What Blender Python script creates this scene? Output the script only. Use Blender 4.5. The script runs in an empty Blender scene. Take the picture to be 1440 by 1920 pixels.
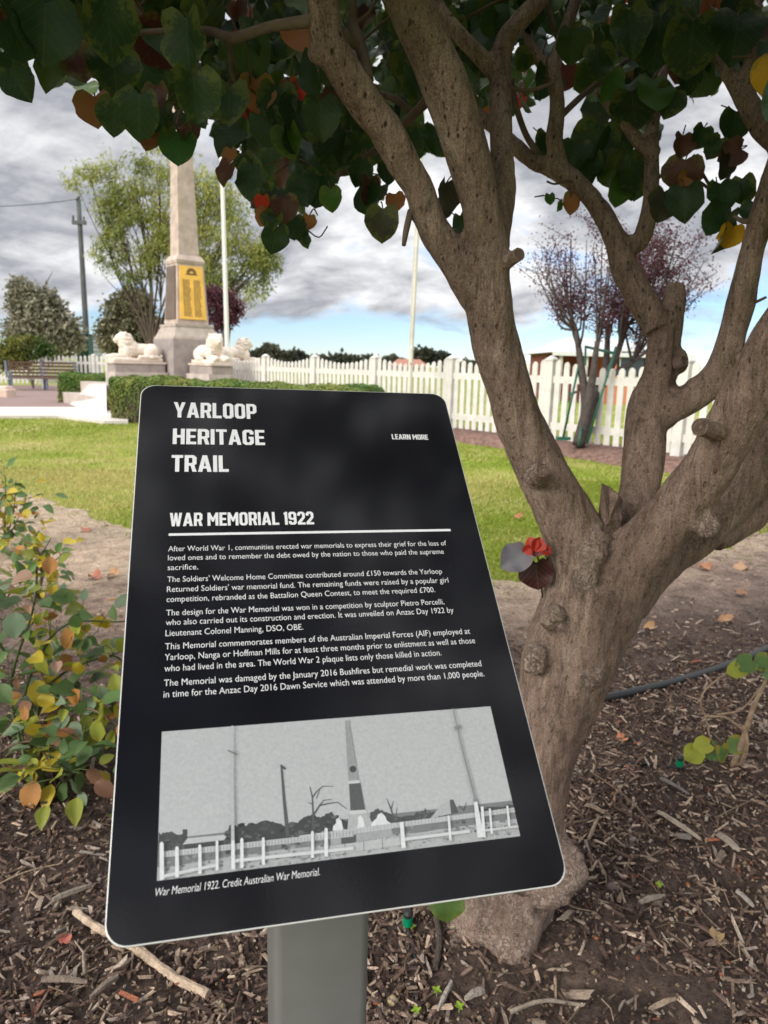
import bpy, math, random
import numpy as np
from mathutils import Vector, Matrix, noise as mnoise

SC = bpy.context.scene
COL = SC.collection
R = math.radians
rng = np.random.default_rng(7)
random.seed(7)

# ------------------------------------------------------------------ camera
F_PX, CX, CY = 1340.0, 720.0, 960.0
EYE = np.array((0.0, 0.0, 1.15))
PITCH, ROLL = R(11.58), R(1.39)
_f = np.array((0, math.cos(PITCH), -math.sin(PITCH)))
_u0 = np.array((0, math.sin(PITCH), math.cos(PITCH)))
_r0 = np.array((1.0, 0, 0))
CR = _r0 * math.cos(ROLL) + _u0 * math.sin(ROLL)
CU = _u0 * math.cos(ROLL) - _r0 * math.sin(ROLL)
cam_d = bpy.data.cameras.new('camera')
cam_d.sensor_fit = 'AUTO'; cam_d.sensor_width = 36.0
cam_d.lens = F_PX / 1920 * 36
cam_d.clip_start = 0.05; cam_d.clip_end = 3000
cam_d.dof.use_dof = True; cam_d.dof.focus_distance = 0.78; cam_d.dof.aperture_fstop = 11.5
cam = bpy.data.objects.new('camera', cam_d); COL.objects.link(cam)
M = Matrix.Identity(4)
for i in range(3):
    M[i][0] = CR[i]; M[i][1] = CU[i]; M[i][2] = -_f[i]; M[i][3] = EYE[i]
cam.matrix_world = M
SC.camera = cam

# ------------------------------------------------------------------ sky, sun, exposure
SUN_EL, SUN_AZ = R(27), R(226)      # azimuth clockwise from +Y
W = bpy.data.worlds.new('World'); SC.world = W; W.use_nodes = True
nt = W.node_tree; nt.nodes.clear()
def N(t, typ, **kw):
    n = t.nodes.new(typ)
    for k, v in kw.items():
        if k.startswith('_'):
            setattr(n, k[1:], v)
        else:
            n.inputs[k.replace('__', ' ')].default_value = v
    return n
def L(t, a, ao, b, bi): t.links.new(a.outputs[ao], b.inputs[bi])
def ramp(t, stops, interp='LINEAR'):
    n = t.nodes.new('ShaderNodeValToRGB'); e = n.color_ramp.elements; n.color_ramp.interpolation = interp
    while len(e) < len(stops): e.new(0.5)
    for i, (p, c) in enumerate(stops):
        e[i].position = p; e[i].color = (*c, 1) if not isinstance(c, float) else (c, c, c, 1)
    return n
def mathn(t, op, a=None, b=None, clamp=False):
    n = t.nodes.new('ShaderNodeMath'); n.operation = op; n.use_clamp = clamp
    for i, x in enumerate((a, b)):
        if x is None: continue
        if isinstance(x, tuple): t.links.new(x[0].outputs[x[1]], n.inputs[i])
        else: n.inputs[i].default_value = x
    return n
out = N(nt, 'ShaderNodeOutputWorld')
sky = N(nt, 'ShaderNodeTexSky', _sky_type='NISHITA', _sun_disc=False, _sun_elevation=SUN_EL, _sun_rotation=SUN_AZ, _air_density=1.0, _dust_density=0.0, _ozone_density=3.0)
bg_sky = N(nt, 'ShaderNodeBackground', Strength=0.09); tint = N(nt, 'ShaderNodeMix', _data_type='RGBA', _blend_type='MULTIPLY'); tint.inputs[0].default_value = 1.0; tint.inputs[7].default_value = (.80, .92, 1.22, 1); L(nt, sky, 0, tint, 6); L(nt, tint, 2, bg_sky, 0)
tc = N(nt, 'ShaderNodeTexCoord')
sep = N(nt, 'ShaderNodeSeparateXYZ'); L(nt, tc, 'Generated', sep, 0)
zc = mathn(nt, 'MAXIMUM', (sep, 2), 0.0)
den = mathn(nt, 'ADD', (zc, 0), 0.42)
cxn = mathn(nt, 'DIVIDE', (sep, 0), (den, 0)); cyn = mathn(nt, 'DIVIDE', (sep, 1), (den, 0))
cmb = N(nt, 'ShaderNodeCombineXYZ'); L(nt, cxn, 0, cmb, 0); L(nt, cyn, 0, cmb, 1)
mp = N(nt, 'ShaderNodeMapping'); mp.inputs['Location'].default_value = (3.1, 1.7, 0.4); mp.inputs['Rotation'].default_value = (0, 0, R(25)); mp.inputs['Scale'].default_value = (2.2, 2.7, 1)
L(nt, cmb, 0, mp, 0)
n1 = N(nt, 'ShaderNodeTexNoise', Scale=1.0, Detail=7.0, Roughness=0.56, Distortion=0.5); L(nt, mp, 0, n1, 'Vector')
n2 = N(nt, 'ShaderNodeTexNoise', Scale=2.6, Detail=6.0, Roughness=0.6, Distortion=0.3); L(nt, mp, 0, n2, 'Vector')
mix12 = mathn(nt, 'MULTIPLY', (n2, 0), 0.38); mix11 = mathn(nt, 'MULTIPLY', (n1, 0), 0.62); msum = mathn(nt, 'ADD', (mix11, 0), (mix12, 0))
cr = ramp(nt, [(0.35, (1.06, 1.05, 1.04)), (0.44, (0.90, 0.90, 0.91)), (0.51, (0.62, 0.63, 0.66)), (0.58, (0.37, 0.385, 0.425)), (0.68, (0.62, 0.63, 0.66))]); L(nt, msum, 0, cr, 0)
# overcast brightening towards the zenith
zb = N(nt, 'ShaderNodeMapRange'); zb.inputs['From Min'].default_value = 0.36; zb.inputs['From Max'].default_value = 1.0; zb.inputs['To Min'].default_value = 0.77; zb.inputs['To Max'].default_value = 3.0
L(nt, zc, 0, zb, 'Value')
bg_cl = N(nt, 'ShaderNodeBackground'); L(nt, cr, 0, bg_cl, 0); L(nt, zb, 0, bg_cl, 1)
n3 = N(nt, 'ShaderNodeTexNoise', Scale=1.3, Detail=5.0, Roughness=0.55); L(nt, mp, 0, n3, 'Vector')
hz = N(nt, 'ShaderNodeMapRange'); hz.inputs['From Min'].default_value = 0.02; hz.inputs['From Max'].default_value = 0.10; hz.inputs['To Min'].default_value = -0.16; hz.inputs['To Max'].default_value = 0.16
L(nt, zc, 0, hz, 'Value')
cov = mathn(nt, 'ADD', (n3, 0), (hz, 0)); covr = ramp(nt, [(0.42, 0.0), (0.58, 1.0)]); L(nt, cov, 0, covr, 0)
mx = N(nt, 'ShaderNodeMixShader'); L(nt, covr, 0, mx, 0); L(nt, bg_sky, 0, mx, 1); L(nt, bg_cl, 0, mx, 2); L(nt, mx, 0, out, 0)
sun_d = bpy.data.lights.new('sun', 'SUN'); sun_d.energy = 2.6; sun_d.angle = R(34); sun_d.color = (1, .95, .87)
sun = bpy.data.objects.new('sun', sun_d); COL.objects.link(sun)
_sd = Vector((math.sin(SUN_AZ) * math.cos(SUN_EL), math.cos(SUN_AZ) * math.cos(SUN_EL), math.sin(SUN_EL)))
sun.rotation_euler = _sd.to_track_quat('Z', 'Y').to_euler()
SC.view_settings.view_transform = 'Standard'; SC.view_settings.look = 'None'; SC.view_settings.gamma = 1.0
SC.view_settings.exposure = 0.55
SC.render.engine = 'CYCLES'
SC.cycles.use_denoising = True; SC.cycles.denoising_input_passes = 'RGB_ALBEDO_NORMAL'; SC.cycles.denoising_prefilter = 'ACCURATE'; SC.cycles.adaptive_threshold = .006
SC.cycles.max_bounces = 6; SC.cycles.transparent_max_bounces = 8

# ------------------------------------------------------------------ helpers
def ray(px, py): return _f + (px - CX) / F_PX * CR - (py - CY) / F_PX * CU
def at(px, py, Y):
    d = ray(px, py); return EYE + d * (Y / d[1])
def ground(px, py, z=0.0):
    d = ray(px, py); return EYE + d * ((z - EYE[2]) / d[2])
def proj(P):
    P = np.asarray(P, float) - EYE; z = P @ _f
    zz = np.where(z > 1e-3, z, 1e-3)
    return CX + F_PX * (P @ CR) / zz, CY - F_PX * (P @ CU) / zz, z
def ppm(Y): return F_PX / Y           # pixels per metre at about that distance

def vnoise(P, seed=0):
    P = np.asarray(P, float); i = np.floor(P).astype(np.int64); f = P - i; f = f * f * (3 - 2 * f)
    def h(a):
        n = (a[..., 0] * 374761393 + a[..., 1] * 668265263 + a[..., 2] * 2147483647 + seed * 1274126177) & 0xffffffff
        n = ((n ^ (n >> 13)) * 1274126177) & 0xffffffff
        return ((n ^ (n >> 16)) & 0xffff) / 65535.0
    o = 0
    for dx in (0, 1):
        for dy in (0, 1):
            for dz in (0, 1):
                w = (f[..., 0] if dx else 1 - f[..., 0]) * (f[..., 1] if dy else 1 - f[..., 1]) * (f[..., 2] if dz else 1 - f[..., 2])
                o = o + w * h(i + np.array((dx, dy, dz)))
    return o * 2 - 1
def fbm(P, s=1.0, o=3, seed=0):
    P = np.asarray(P, float) * s; r = 0; a = 1.0
    for k in range(o): r = r + a * vnoise(P + k * 17.3, seed + k); P = P * 2.03; a *= .5
    return r

class MB:
    def __init__(s): s.v = []; s.f = []; s.c = []; s.n = 0; s.uv = []
    def add(s, v, f, c=(1, 1, 1), uv=None):
        v = np.asarray(v, float).reshape(-1, 3); s.v.append(v)
        for q in f: s.f.append([int(i) + s.n for i in q])
        c = np.asarray(c, float)
        if c.ndim == 1: c = np.tile(c, (len(f), 1))
        s.c.append(c)
        s.uv.append(np.asarray(uv, float) if uv is not None else np.zeros((len(v), 3)))
        s.n += len(v)
    def box(s, lo, hi, c=(1, 1, 1), M3=None, o=(0, 0, 0), bev=0.0):
        lo = np.array(lo, float); hi = np.array(hi, float)
        if bev <= 0:
            v = np.array([[x, y, z] for x in (lo[0], hi[0]) for y in (lo[1], hi[1]) for z in (lo[2], hi[2])])
            f = [(0, 1, 3, 2), (4, 6, 7, 5), (0, 4, 5, 1), (2, 3, 7, 6), (0, 2, 6, 4), (1, 5, 7, 3)]
        else:
            b = min(bev, *(0.45 * (hi - lo))); rings = []
            def ring(z, k): return [(lo[0] + b + k, lo[1] + k, z), (hi[0] - b - k, lo[1] + k, z), (hi[0] - k, lo[1] + b + k, z), (hi[0] - k, hi[1] - b - k, z), (hi[0] - b - k, hi[1] - k, z), (lo[0] + b + k, hi[1] - k, z), (lo[0] + k, hi[1] - b - k, z), (lo[0] + k, lo[1] + b + k, z)]
            b2 = b * .999
            v = np.array(ring(lo[2], 0) + ring(hi[2] - b, 0) + ring(hi[2], b2 * .6)); f = [tuple(range(7, -1, -1)), tuple(range(16, 24))]
            for r_ in (0, 8):
                for i in range(8): j = (i + 1) % 8; f.append((r_ + i, r_ + j, r_ + 8 + j, r_ + 8 + i))
        if M3 is not None: v = v @ np.asarray(M3).T
        s.add(v + np.array(o, float), f, c)
    def frus(s, b, t, c=(1, 1, 1), M3=None, o=(0, 0, 0)):
        (bx, by, z0), (tx, ty, z1) = b, t
        v = np.array([(-bx, -by, z0), (bx, -by, z0), (bx, by, z0), (-bx, by, z0), (-tx, -ty, z1), (tx, -ty, z1), (tx, ty, z1), (-tx, ty, z1)])
        f = [(3, 2, 1, 0), (4, 5, 6, 7), (0, 1, 5, 4), (1, 2, 6, 5), (2, 3, 7, 6), (3, 0, 4, 7)]
        if M3 is not None: v = v @ np.asarray(M3).T
        s.add(v + np.array(o, float), f, c)
    def tube(s, pts, rad, n=8, c=(1, 1, 1), cap=True, jit=0.0):
        pts = np.asarray(pts, float); k = len(pts); rad = np.broadcast_to(np.asarray(rad, float), (k,))
        T = np.gradient(pts, axis=0); T /= np.linalg.norm(T, axis=1, keepdims=True) + 1e-12
        ref = np.array((0, 0, 1.0)) if abs(T[0][2]) < .9 else np.array((1.0, 0, 0))
        a = np.cross(T[0], ref); a /= np.linalg.norm(a); V = []
        ang = np.linspace(0, 2 * np.pi, n, endpoint=False)
        for i in range(k):
            a = a - T[i] * (a @ T[i]); a /= np.linalg.norm(a) + 1e-12; b = np.cross(T[i], a)
            rr = rad[i] * (1 + jit * (rng.random(n) - .5)) if jit else rad[i] * np.ones(n)
            V.append(pts[i] + (np.cos(ang) * rr)[:, None] * a + (np.sin(ang) * rr)[:, None] * b)
        f = []
        for i in range(k - 1):
            for j in range(n): jj = (j + 1) % n; f.append((i * n + j, i * n + jj, (i + 1) * n + jj, (i + 1) * n + j))
        if cap: f += [tuple(range(n - 1, -1, -1)), tuple(range((k - 1) * n, k * n))]
        s.add(np.concatenate(V), f, c)
    def ell(s, o, r, c=(1, 1, 1), nu=10, nv=7, M3=None):
        V = [(0, 0, 1)]
        for i in range(1, nv):
            t = math.pi * i / nv
            V += [(math.sin(t) * math.cos(2 * math.pi * j / nu), math.sin(t) * math.sin(2 * math.pi * j / nu), math.cos(t)) for j in range(nu)]
        V.append((0, 0, -1)); f = []
        for j in range(nu):
            jj = (j + 1) % nu; f.append((0, 1 + j, 1 + jj)); l = 1 + (nv - 2) * nu; f.append((l + j, len(V) - 1, l + jj))
            for i in range(nv - 2): a = 1 + i * nu; f.append((a + j, a + nu + j, a + nu + jj, a + jj))
        V = np.array(V) * np.array(r)
        if M3 is not None: V = V @ np.asarray(M3).T
        s.add(V + np.array(o, float), f, c)
    def prism(s, poly, thick, c=(1, 1, 1), O=(0, 0, 0), A=(1, 0, 0), B=(0, 1, 0)):
        O, A, B = (np.array(x, float) for x in (O, A, B)); nrm = np.cross(A, B); nrm /= np.linalg.norm(nrm); n = len(poly)
        a = np.array([O + A * p[0] + B * p[1] for p in poly]); v = np.concatenate([a, a - nrm * thick])
        f = [tuple(range(n)), tuple(range(2 * n - 1, n - 1, -1))] + [(i, n + i, n + (i + 1) % n, (i + 1) % n) for i in range(n)]
        s.add(v, f, c)
    def build(s, name, mat, parent=None, smooth=False):
        me = bpy.data.meshes.new(name)
        v = np.concatenate(s.v) if s.v else np.zeros((0, 3))
        if parent is not None: v = v - np.array(root_loc(parent))
        me.from_pydata(v.tolist(), [], s.f)
        a = me.attributes.new('Col', 'FLOAT_COLOR', 'FACE'); c = np.concatenate(s.c)
        a.data.foreach_set('color', np.concatenate([c, np.ones((len(c), 1))], 1).astype(np.float32).ravel())
        b = me.attributes.new('Lp', 'FLOAT_VECTOR', 'POINT'); b.data.foreach_set('vector', np.concatenate(s.uv).astype(np.float32).ravel())
        if smooth: me.polygons.foreach_set('use_smooth', np.ones(len(me.polygons), bool))
        me.materials.append(mat); me.update()
        o = bpy.data.objects.new(name, me); COL.objects.link(o)
        if parent is not None: o.parent = parent
        return o
def root_loc(o):
    while o.parent is not None: o = o.parent
    return o.location
def tag(o, label=None, cat=None, group=None, kind=None):
    for k, v in (('label', label), ('category', cat), ('group', group), ('kind', kind)):
        if v: o[k] = v
    return o
def thing(name, label, cat, loc, group=None):
    o = bpy.data.objects.new(name, None); o.empty_display_size = .1; COL.objects.link(o); o.location = Vector([float(x) for x in loc]); return tag(o, label, cat, group)
def spline(pts, n=6):
    P = np.asarray(pts, float); P = np.concatenate([[2 * P[0] - P[1]], P, [2 * P[-1] - P[-2]]]); o = []
    for i in range(1, len(P) - 2):
        for t in np.linspace(0, 1, n, endpoint=False):
            a, b, c, d = P[i - 1:i + 3]
            o.append(.5 * (2 * b + (c - a) * t + (2 * a - 5 * b + 4 * c - d) * t * t + (3 * b - a - 3 * c + d) * t ** 3))
    o.append(P[-2]); return np.array(o)

# ------------------------------------------------------------------ materials
def mat(name, col=(.5, .5, .5), rough=.7, spec=.3, metal=0.0, var=0.0, vscale=8.0, bump=0.0, bscale=60.0, attr=False, transl=0.0, coords='Object'):
    m = bpy.data.materials.new(name); m.use_nodes = True; t = m.node_tree; b = t.nodes['Principled BSDF']
    b.inputs['Roughness'].default_value = rough; b.inputs['Specular IOR Level'].default_value = spec; b.inputs['Metallic'].default_value = metal
    b.inputs['Base Color'].default_value = (*col, 1); src = None
    tcn = N(t, 'ShaderNodeTexCoord')
    if attr:
        a = N(t, 'ShaderNodeAttribute', _attribute_name='Col'); src = (a, 0)
    if var > 0:
        n = N(t, 'ShaderNodeTexNoise', Scale=vscale, Detail=6.0, Roughness=.6); L(t, tcn, coords, n, 'Vector')
        mr = N(t, 'ShaderNodeMapRange'); mr.inputs['From Min'].default_value = .3; mr.inputs['From Max'].default_value = .7; mr.inputs['To Min'].default_value = 1 - var; mr.inputs['To Max'].default_value = 1 + var; L(t, n, 0, mr, 0)
        mm = N(t, 'ShaderNodeMix', _data_type='RGBA', _blend_type='MULTIPLY'); mm.inputs[0].default_value = 1.0
        if src: t.links.new(src[0].outputs[src[1]], mm.inputs[6])
        else: mm.inputs[6].default_value = (*col, 1)
        L(t, mr, 0, mm, 7); src = (mm, 2)
    if src: t.links.new(src[0].outputs[src[1]], b.inputs['Base Color'])
    if bump > 0:
        n = N(t, 'ShaderNodeTexNoise', Scale=bscale, Detail=5.0); L(t, tcn, coords, n, 'Vector')
        bp = N(t, 'ShaderNodeBump', Strength=bump, Distance=.01); L(t, n, 0, bp, 'Height'); L(t, bp, 0, b, 'Normal')
    if transl > 0:
        tr = N(t, 'ShaderNodeBsdfTranslucent'); ms = N(t, 'ShaderNodeMixShader'); ms.inputs[0].default_value = transl
        if src: t.links.new(src[0].outputs[src[1]], tr.inputs[0])
        else: tr.inputs[0].default_value = (*col, 1)
        L(t, b, 0, ms, 1); L(t, tr, 0, ms, 2); L(t, ms, 0, t.nodes['Material Output'], 0)
    return m

# ================================================================== GROUND
bx = np.array([-9, -6, -3.6, -2.7, -1.9, -1.2, -.6, 0, .65, 1.2, 1.7, 2.2, 2.9, 4.5, 9])
by = np.array([8.2, 7.2, 6.3, 5.7, 4.95, 4.45, 4.1, 3.85, 3.78, 3.95, 4.25, 4.6, 5.2, 6.4, 9.5])
def bed_edge(x, y):
    """how far (m) a point is inside the garden bed, measured along Y"""
    e = np.interp(x, bx, by) - y
    P = np.stack([x, y, 0 * x], -1)
    return e + .13 * fbm(P, 2.2, 3, 5) + .06 * fbm(P, 9, 2, 8)
def bed_z(x, y):
    P = np.stack([x, y, 0 * x], -1)
    return .016 + .035 * np.exp(-((x - .27) ** 2 + (y - 1.27) ** 2) / .05) + .014 * fbm(P, 3.0, 3, 21) + .006 * fbm(P, 14, 2, 3)

def grass_mat():
    m = bpy.data.materials.new('lawn_turf'); m.use_nodes = True; t = m.node_tree; b = t.nodes['Principled BSDF']; b.inputs['Roughness'].default_value = .9; b.inputs['Specular IOR Level'].default_value = .1
    tcn = N(t, 'ShaderNodeTexCoord')
    a = N(t, 'ShaderNodeTexNoise', Scale=.9, Detail=6.0, Roughness=.65); L(t, tcn, 'Object', a, 'Vector')
    c = ramp(t, [(.36, (.16, .225, .022)), (.48, (.21, .265, .035)), (.57, (.30, .30, .085)), (.68, (.38, .34, .15))]); L(t, a, 0, c, 0)
    n = N(t, 'ShaderNodeTexNoise', Scale=45.0, Detail=5.0, Roughness=.7); L(t, tcn, 'Object', n, 'Vector')
    c2 = ramp(t, [(.3, .55), (.7, 1.25)]); L(t, n, 0, c2, 0)
    mm = N(t, 'ShaderNodeMix', _data_type='RGBA', _blend_type='MULTIPLY'); mm.inputs[0].default_value = 1; L(t, c, 0, mm, 6); L(t, c2, 0, mm, 7); L(t, mm, 2, b, 'Base Color')
    bp = N(t, 'ShaderNodeBump', Strength=.6, Distance=.03); L(t, n, 0, bp, 'Height'); L(t, bp, 0, b, 'Normal')
    return m
G_MAT = grass_mat()
mb = MB(); mb.add([(-900, -300, 0), (900, -300, 0), (900, 1500, 0), (-900, 1500, 0)], [(0, 1, 2, 3)]); tag(mb.build('ground', G_MAT), kind='structure')

# garden bed sheet with relief
xs = np.arange(-5.2, 5.2, .022); ys = np.arange(-.8, 7.3, .022)
X, Y = np.meshgrid(xs, ys); E = bed_edge(X, Y); Zb = bed_z(X, Y) * np.clip(E * 8, -.3, 1) + .003
P = np.stack([X, Y, Zb], -1).reshape(-1, 3); nx, ny = len(xs), len(ys)
ok = (E > -.02); idx = np.arange(nx * ny).reshape(ny, nx)
q = ok[:-1, :-1] & ok[1:, :-1] & ok[:-1, 1:] & ok[1:, 1:]
fa = np.stack([idx[:-1, :-1][q], idx[:-1, 1:][q], idx[1:, 1:][q], idx[1:, :-1][q]], -1)
used = np.unique(fa); rem = -np.ones(nx * ny, int); rem[used] = np.arange(len(used)); fa = rem[fa]
mb = MB(); mb.add(P[used], fa.tolist(), uv=np.stack([(E - 2.0 * np.clip(1.25 - np.hypot((X - .37) / .30, (Y - 1.09) / .15) + .3 * fbm(np.stack([X, Y, 0 * X], -1), 9, 3, 4), 0, .85)).ravel()[used], P[used, 0], P[used, 1]], -1))
def bed_mat():
    m = bpy.data.materials.new('bed_soil'); m.use_nodes = True; t = m.node_tree; b = t.nodes['Principled BSDF']; b.inputs['Roughness'].default_value = .95; b.inputs['Specular IOR Level'].default_value = .1
    a = N(t, 'ShaderNodeAttribute', _attribute_name='Lp'); sp = N(t, 'ShaderNodeSeparateXYZ'); L(t, a, 'Vector', sp, 0)
    tcn = N(t, 'ShaderNodeTexCoord')
    n = N(t, 'ShaderNodeTexNoise', Scale=5.0, Detail=8.0, Roughness=.68); L(t, tcn, 'Object', n, 'Vector')
    nn = mathn(t, 'MULTIPLY', (n, 0), 1.5); spc = mathn(t, 'MINIMUM', (sp, 0), 2.4); e = mathn(t, 'ADD', (spc, 0), (nn, 0))
    # sandy beside the lawn, dark soil further in; the sand strip is wider to the west
    w = N(t, 'ShaderNodeMapRange'); w.inputs['From Min'].default_value = -2.2; w.inputs['From Max'].default_value = 1.0; w.inputs['To Min'].default_value = -1.1; w.inputs['To Max'].default_value = .25; L(t, sp, 1, w, 0)
    e2 = mathn(t, 'ADD', (e, 0), (w, 0))
    k = ramp(t, [(.0, (.44, .34, .25)), (.40, (.47, .355, .26)), (.62, (.29, .21, .165)), (.86, (.135, .098, .082))])
    e3 = mathn(t, 'MULTIPLY', (e2, 0), .42); L(t, e3, 0, k, 0)
    n2 = N(t, 'ShaderNodeTexNoise', Scale=70.0, Detail=6.0, Roughness=.75); L(t, tcn, 'Object', n2, 'Vector')
    c2 = ramp(t, [(.28, .35), (.5, .95), (.72, 1.5)]); L(t, n2, 0, c2, 0)
    n4 = N(t, 'ShaderNodeTexNoise', Scale=11.0, Detail=7.0, Roughness=.7); L(t, tcn, 'Object', n4, 'Vector'); c4 = ramp(t, [(.34, .55), (.5, 1.0), (.66, 1.2)]); L(t, n4, 0, c4, 0); k4 = N(t, 'ShaderNodeMix', _data_type='RGBA', _blend_type='MULTIPLY'); k4.inputs[0].default_value = 1; L(t, k, 0, k4, 6); L(t, c4, 0, k4, 7)
    mm = N(t, 'ShaderNodeMix', _data_type='RGBA', _blend_type='MULTIPLY'); mm.inputs[0].default_value = 1; L(t, k4, 2, mm, 6); L(t, c2, 0, mm, 7); L(t, mm, 2, b, 'Base Color')
    bp = N(t, 'ShaderNodeBump', Strength=1.0, Distance=.02); L(t, n2, 0, bp, 'Height'); L(t, bp, 0, b, 'Normal')
    return m
tag(mb.build('garden_bed', bed_mat(), smooth=True), kind='structure')

# grass blades (uncountable): denser near the camera
def blades(n, x0, x1, y0, y1, hmin, hmax, pw=1.0):
    y = y0 + (y1 - y0) * rng.random(n) ** pw; x = (x0 + (x1 - x0) * rng.random(n)) * (y / y1) 
    e = bed_edge(x, y); keep = (e < .0) | ((e < .35) & (rng.random(n) < .10)); x, y, e = x[keep], y[keep], e[keep]; n = len(x)
    h = (hmin + (hmax - hmin) * rng.random(n)) * np.where(e > 0, .8, 1); a = rng.random(n) * 2 * np.pi; w = .0022 + .0018 * rng.random(n); w *= (.7 + y / 6)
    ln = (rng.random((n, 2)) - .5) * h[:, None] * 1.6
    z0 = np.where(e > 0, bed_z(x, y), 0)
    A = np.stack([x - np.cos(a) * w, y - np.sin(a) * w, z0], -1); B = np.stack([x + np.cos(a) * w, y + np.sin(a) * w, z0], -1); C = np.stack([x + ln[:, 0], y + ln[:, 1], z0 + h], -1)
    V = np.stack([A, B, C], 1).reshape(-1, 3)
    P = np.stack([x, y, 0 * x], -1); d = fbm(P, .8, 4, 31) + .35 * rng.standard_normal(n) + .45 * np.exp(-(((x + 2.6) / 1.8) ** 2 + ((y - 6.6) / 1.6) ** 2)) - .12
    g = np.stack([.165 + .06 * rng.random(n), .215 + .06 * rng.random(n), .030 + 0 * d], -1); dr = np.stack([.42 + .06 * rng.random(n), .37 + .06 * rng.random(n), .15 + 0 * d], -1)
    k = np.clip(d * .95 + .46, 0, 1)[:, None]
    return V, np.arange(3 * n).reshape(-1, 3).tolist(), g * (1 - k) + dr * k
GR = mat('grass_blade', attr=True, rough=.7, spec=.2, transl=.3)
mb = MB(); mb.add(*blades(90000, -4.3, 5.0, 3.4, 7.5, .012, .035)); mb.add(*blades(60000, -8.5, 9.0, 6.5, 14, .015, .04)); tag(mb.build('grass', GR), kind='stuff', label='short green and straw coloured lawn grass between bed and fence', cat='grass')

# ================================================================== MULCH (uncountable) and single pieces lying on it
def chip_geo(n, x, y, z, ln, wd, th, ang, tilt, col):
    base = np.array([(-1, -1, 0), (1, -.8, 0), (1, .8, 0), (-1, 1, 0), (-.9, -.8, 1), (.85, -.9, 1), (.95, .6, 1), (-1, .8, 1)], float)
    V = base[None] + (rng.random((n, 8, 3)) - .5) * np.array((.7, .9, .5)); V[..., 2] -= .5
    V = V * np.stack([ln / 2, wd / 2, th], -1)[:, None, :]
    ca, sa = np.cos(ang), np.sin(ang); ct, st = np.cos(tilt), np.sin(tilt)
    x1 = V[..., 0] * ct[:, None] + V[..., 2] * st[:, None]; z1 = -V[..., 0] * st[:, None] + V[..., 2] * ct[:, None]
    xr = x1 * ca[:, None] - V[..., 1] * sa[:, None]; yr = x1 * sa[:, None] + V[..., 1] * ca[:, None]
    V = np.stack([xr + x[:, None], yr + y[:, None], z1 + z[:, None]], -1).reshape(-1, 3)
    q = np.array([(0, 3, 2, 1), (4, 5, 6, 7), (0, 1, 5, 4), (1, 2, 6, 5), (2, 3, 7, 6), (3, 0, 4, 7)])
    f = (q[None] + (np.arange(n) * 8)[:, None, None]).reshape(-1, 4).tolist()
    return V, f, np.repeat(col, 6, 0)
def chips(n, y0, y1, big=False):
    y = y0 + (y1 - y0) * rng.random(n) ** 1.15; x = (rng.random(n) - .5) * 2 * (y * .80 + .35)
    e = bed_edge(x, y); p = np.clip((e - .75 - .95 * (x < -.35)) * 1.2 + .5 * fbm(np.stack([x, y, 0 * x], -1), 3, 2, 12), 0.02, 1)
    # bare dusty patch at the foot of the tree
    p *= np.clip(.75 + .9 * fbm(np.stack([x, y, 0 * x], -1), 1.7, 3, 61), .5, 1)
    p *= np.where(((x - .37) / .27) ** 2 + ((y - 1.09) / .14) ** 2 < 1, .30, 1)
    k = rng.random(n) < p; x, y = x[k], y[k]; n = len(x)
    s = rng.random(n) ** 3.2
    ln = .004 + .040 * s; wd = .0015 + .0045 * rng.random(n) ** 1.5 + .003 * s; th = .0015 + .003 * rng.random(n)
    if big: ln = .022 + .034 * rng.random(n); wd = .004 + .009 * rng.random(n); th = .004 + .005 * rng.random(n)
    pal = np.array([(.045, .032, .029), (.07, .048, .041), (.10, .068, .056), (.14, .10, .08), (.19, .145, .115), (.29, .225, .175), (.24, .205, .18), (.38, .31, .25), (.20, .08, .05)])
    pr = np.array([.20, .20, .18, .14, .11, .07, .05, .035, .015])
    c = pal[rng.choice(len(pal), n, p=pr / pr.sum())] * (.95 + .7 * rng.random((n, 1))) * np.array((1.06, 1.02, .98))
    if big: c = pal[rng.choice([3, 4, 5, 5, 6, 7, 7], n)] * (.9 + .4 * rng.random((n, 1)))
    z = bed_z(x, y) + .004 + rng.random(n) * .011
    return chip_geo(n, x, y, z, ln, wd, th, rng.random(n) * 6.28, rng.normal(0, .3, n), c)
MUL = mat('mulch_chip', attr=True, rough=.9, spec=.15, bump=.5, bscale=300, var=.3, vscale=150)
mb = MB(); mb.add(*chips(140000, .40, 3.9)); mb.add(*chips(850, .5, 3.4, True))
# gum nuts and crumbs
n = 5000; y = .5 + 2.6 * rng.random(n); x = (rng.random(n) - .5) * 2 * (y * .62 + .1); k = bed_edge(x, y) > .9; x, y = x[k], y[k]
oct_v = np.array([(1, 0, 0), (-1, 0, 0), (0, 1, 0), (0, -1, 0), (0, 0, 1), (0, 0, -1.0)]); oct_f = np.array([(0, 2, 4), (2, 1, 4), (1, 3, 4), (3, 0, 4), (2, 0, 5), (1, 2, 5), (3, 1, 5), (0, 3, 5)])
rr = .002 + .0045 * rng.random(len(x)) ** 2
V = oct_v[None] * (rr[:, None, None] * (.7 + .6 * rng.random((len(x), 6, 1)))) + np.stack([x, y, bed_z(x, y) + .008 + .006 * rng.random(len(x))], -1)[:, None]
cc = np.array([(.14, .10, .065), (.20, .145, .09), (.07, .05, .04), (.30, .24, .17)])[rng.choice(4, len(x), p=[.4, .3, .22, .08])]
mb.add(V.reshape(-1, 3), (oct_f[None] + (np.arange(len(x)) * 6)[:, None, None]).reshape(-1, 3).tolist(), np.repeat(cc, 8, 0))
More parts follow.
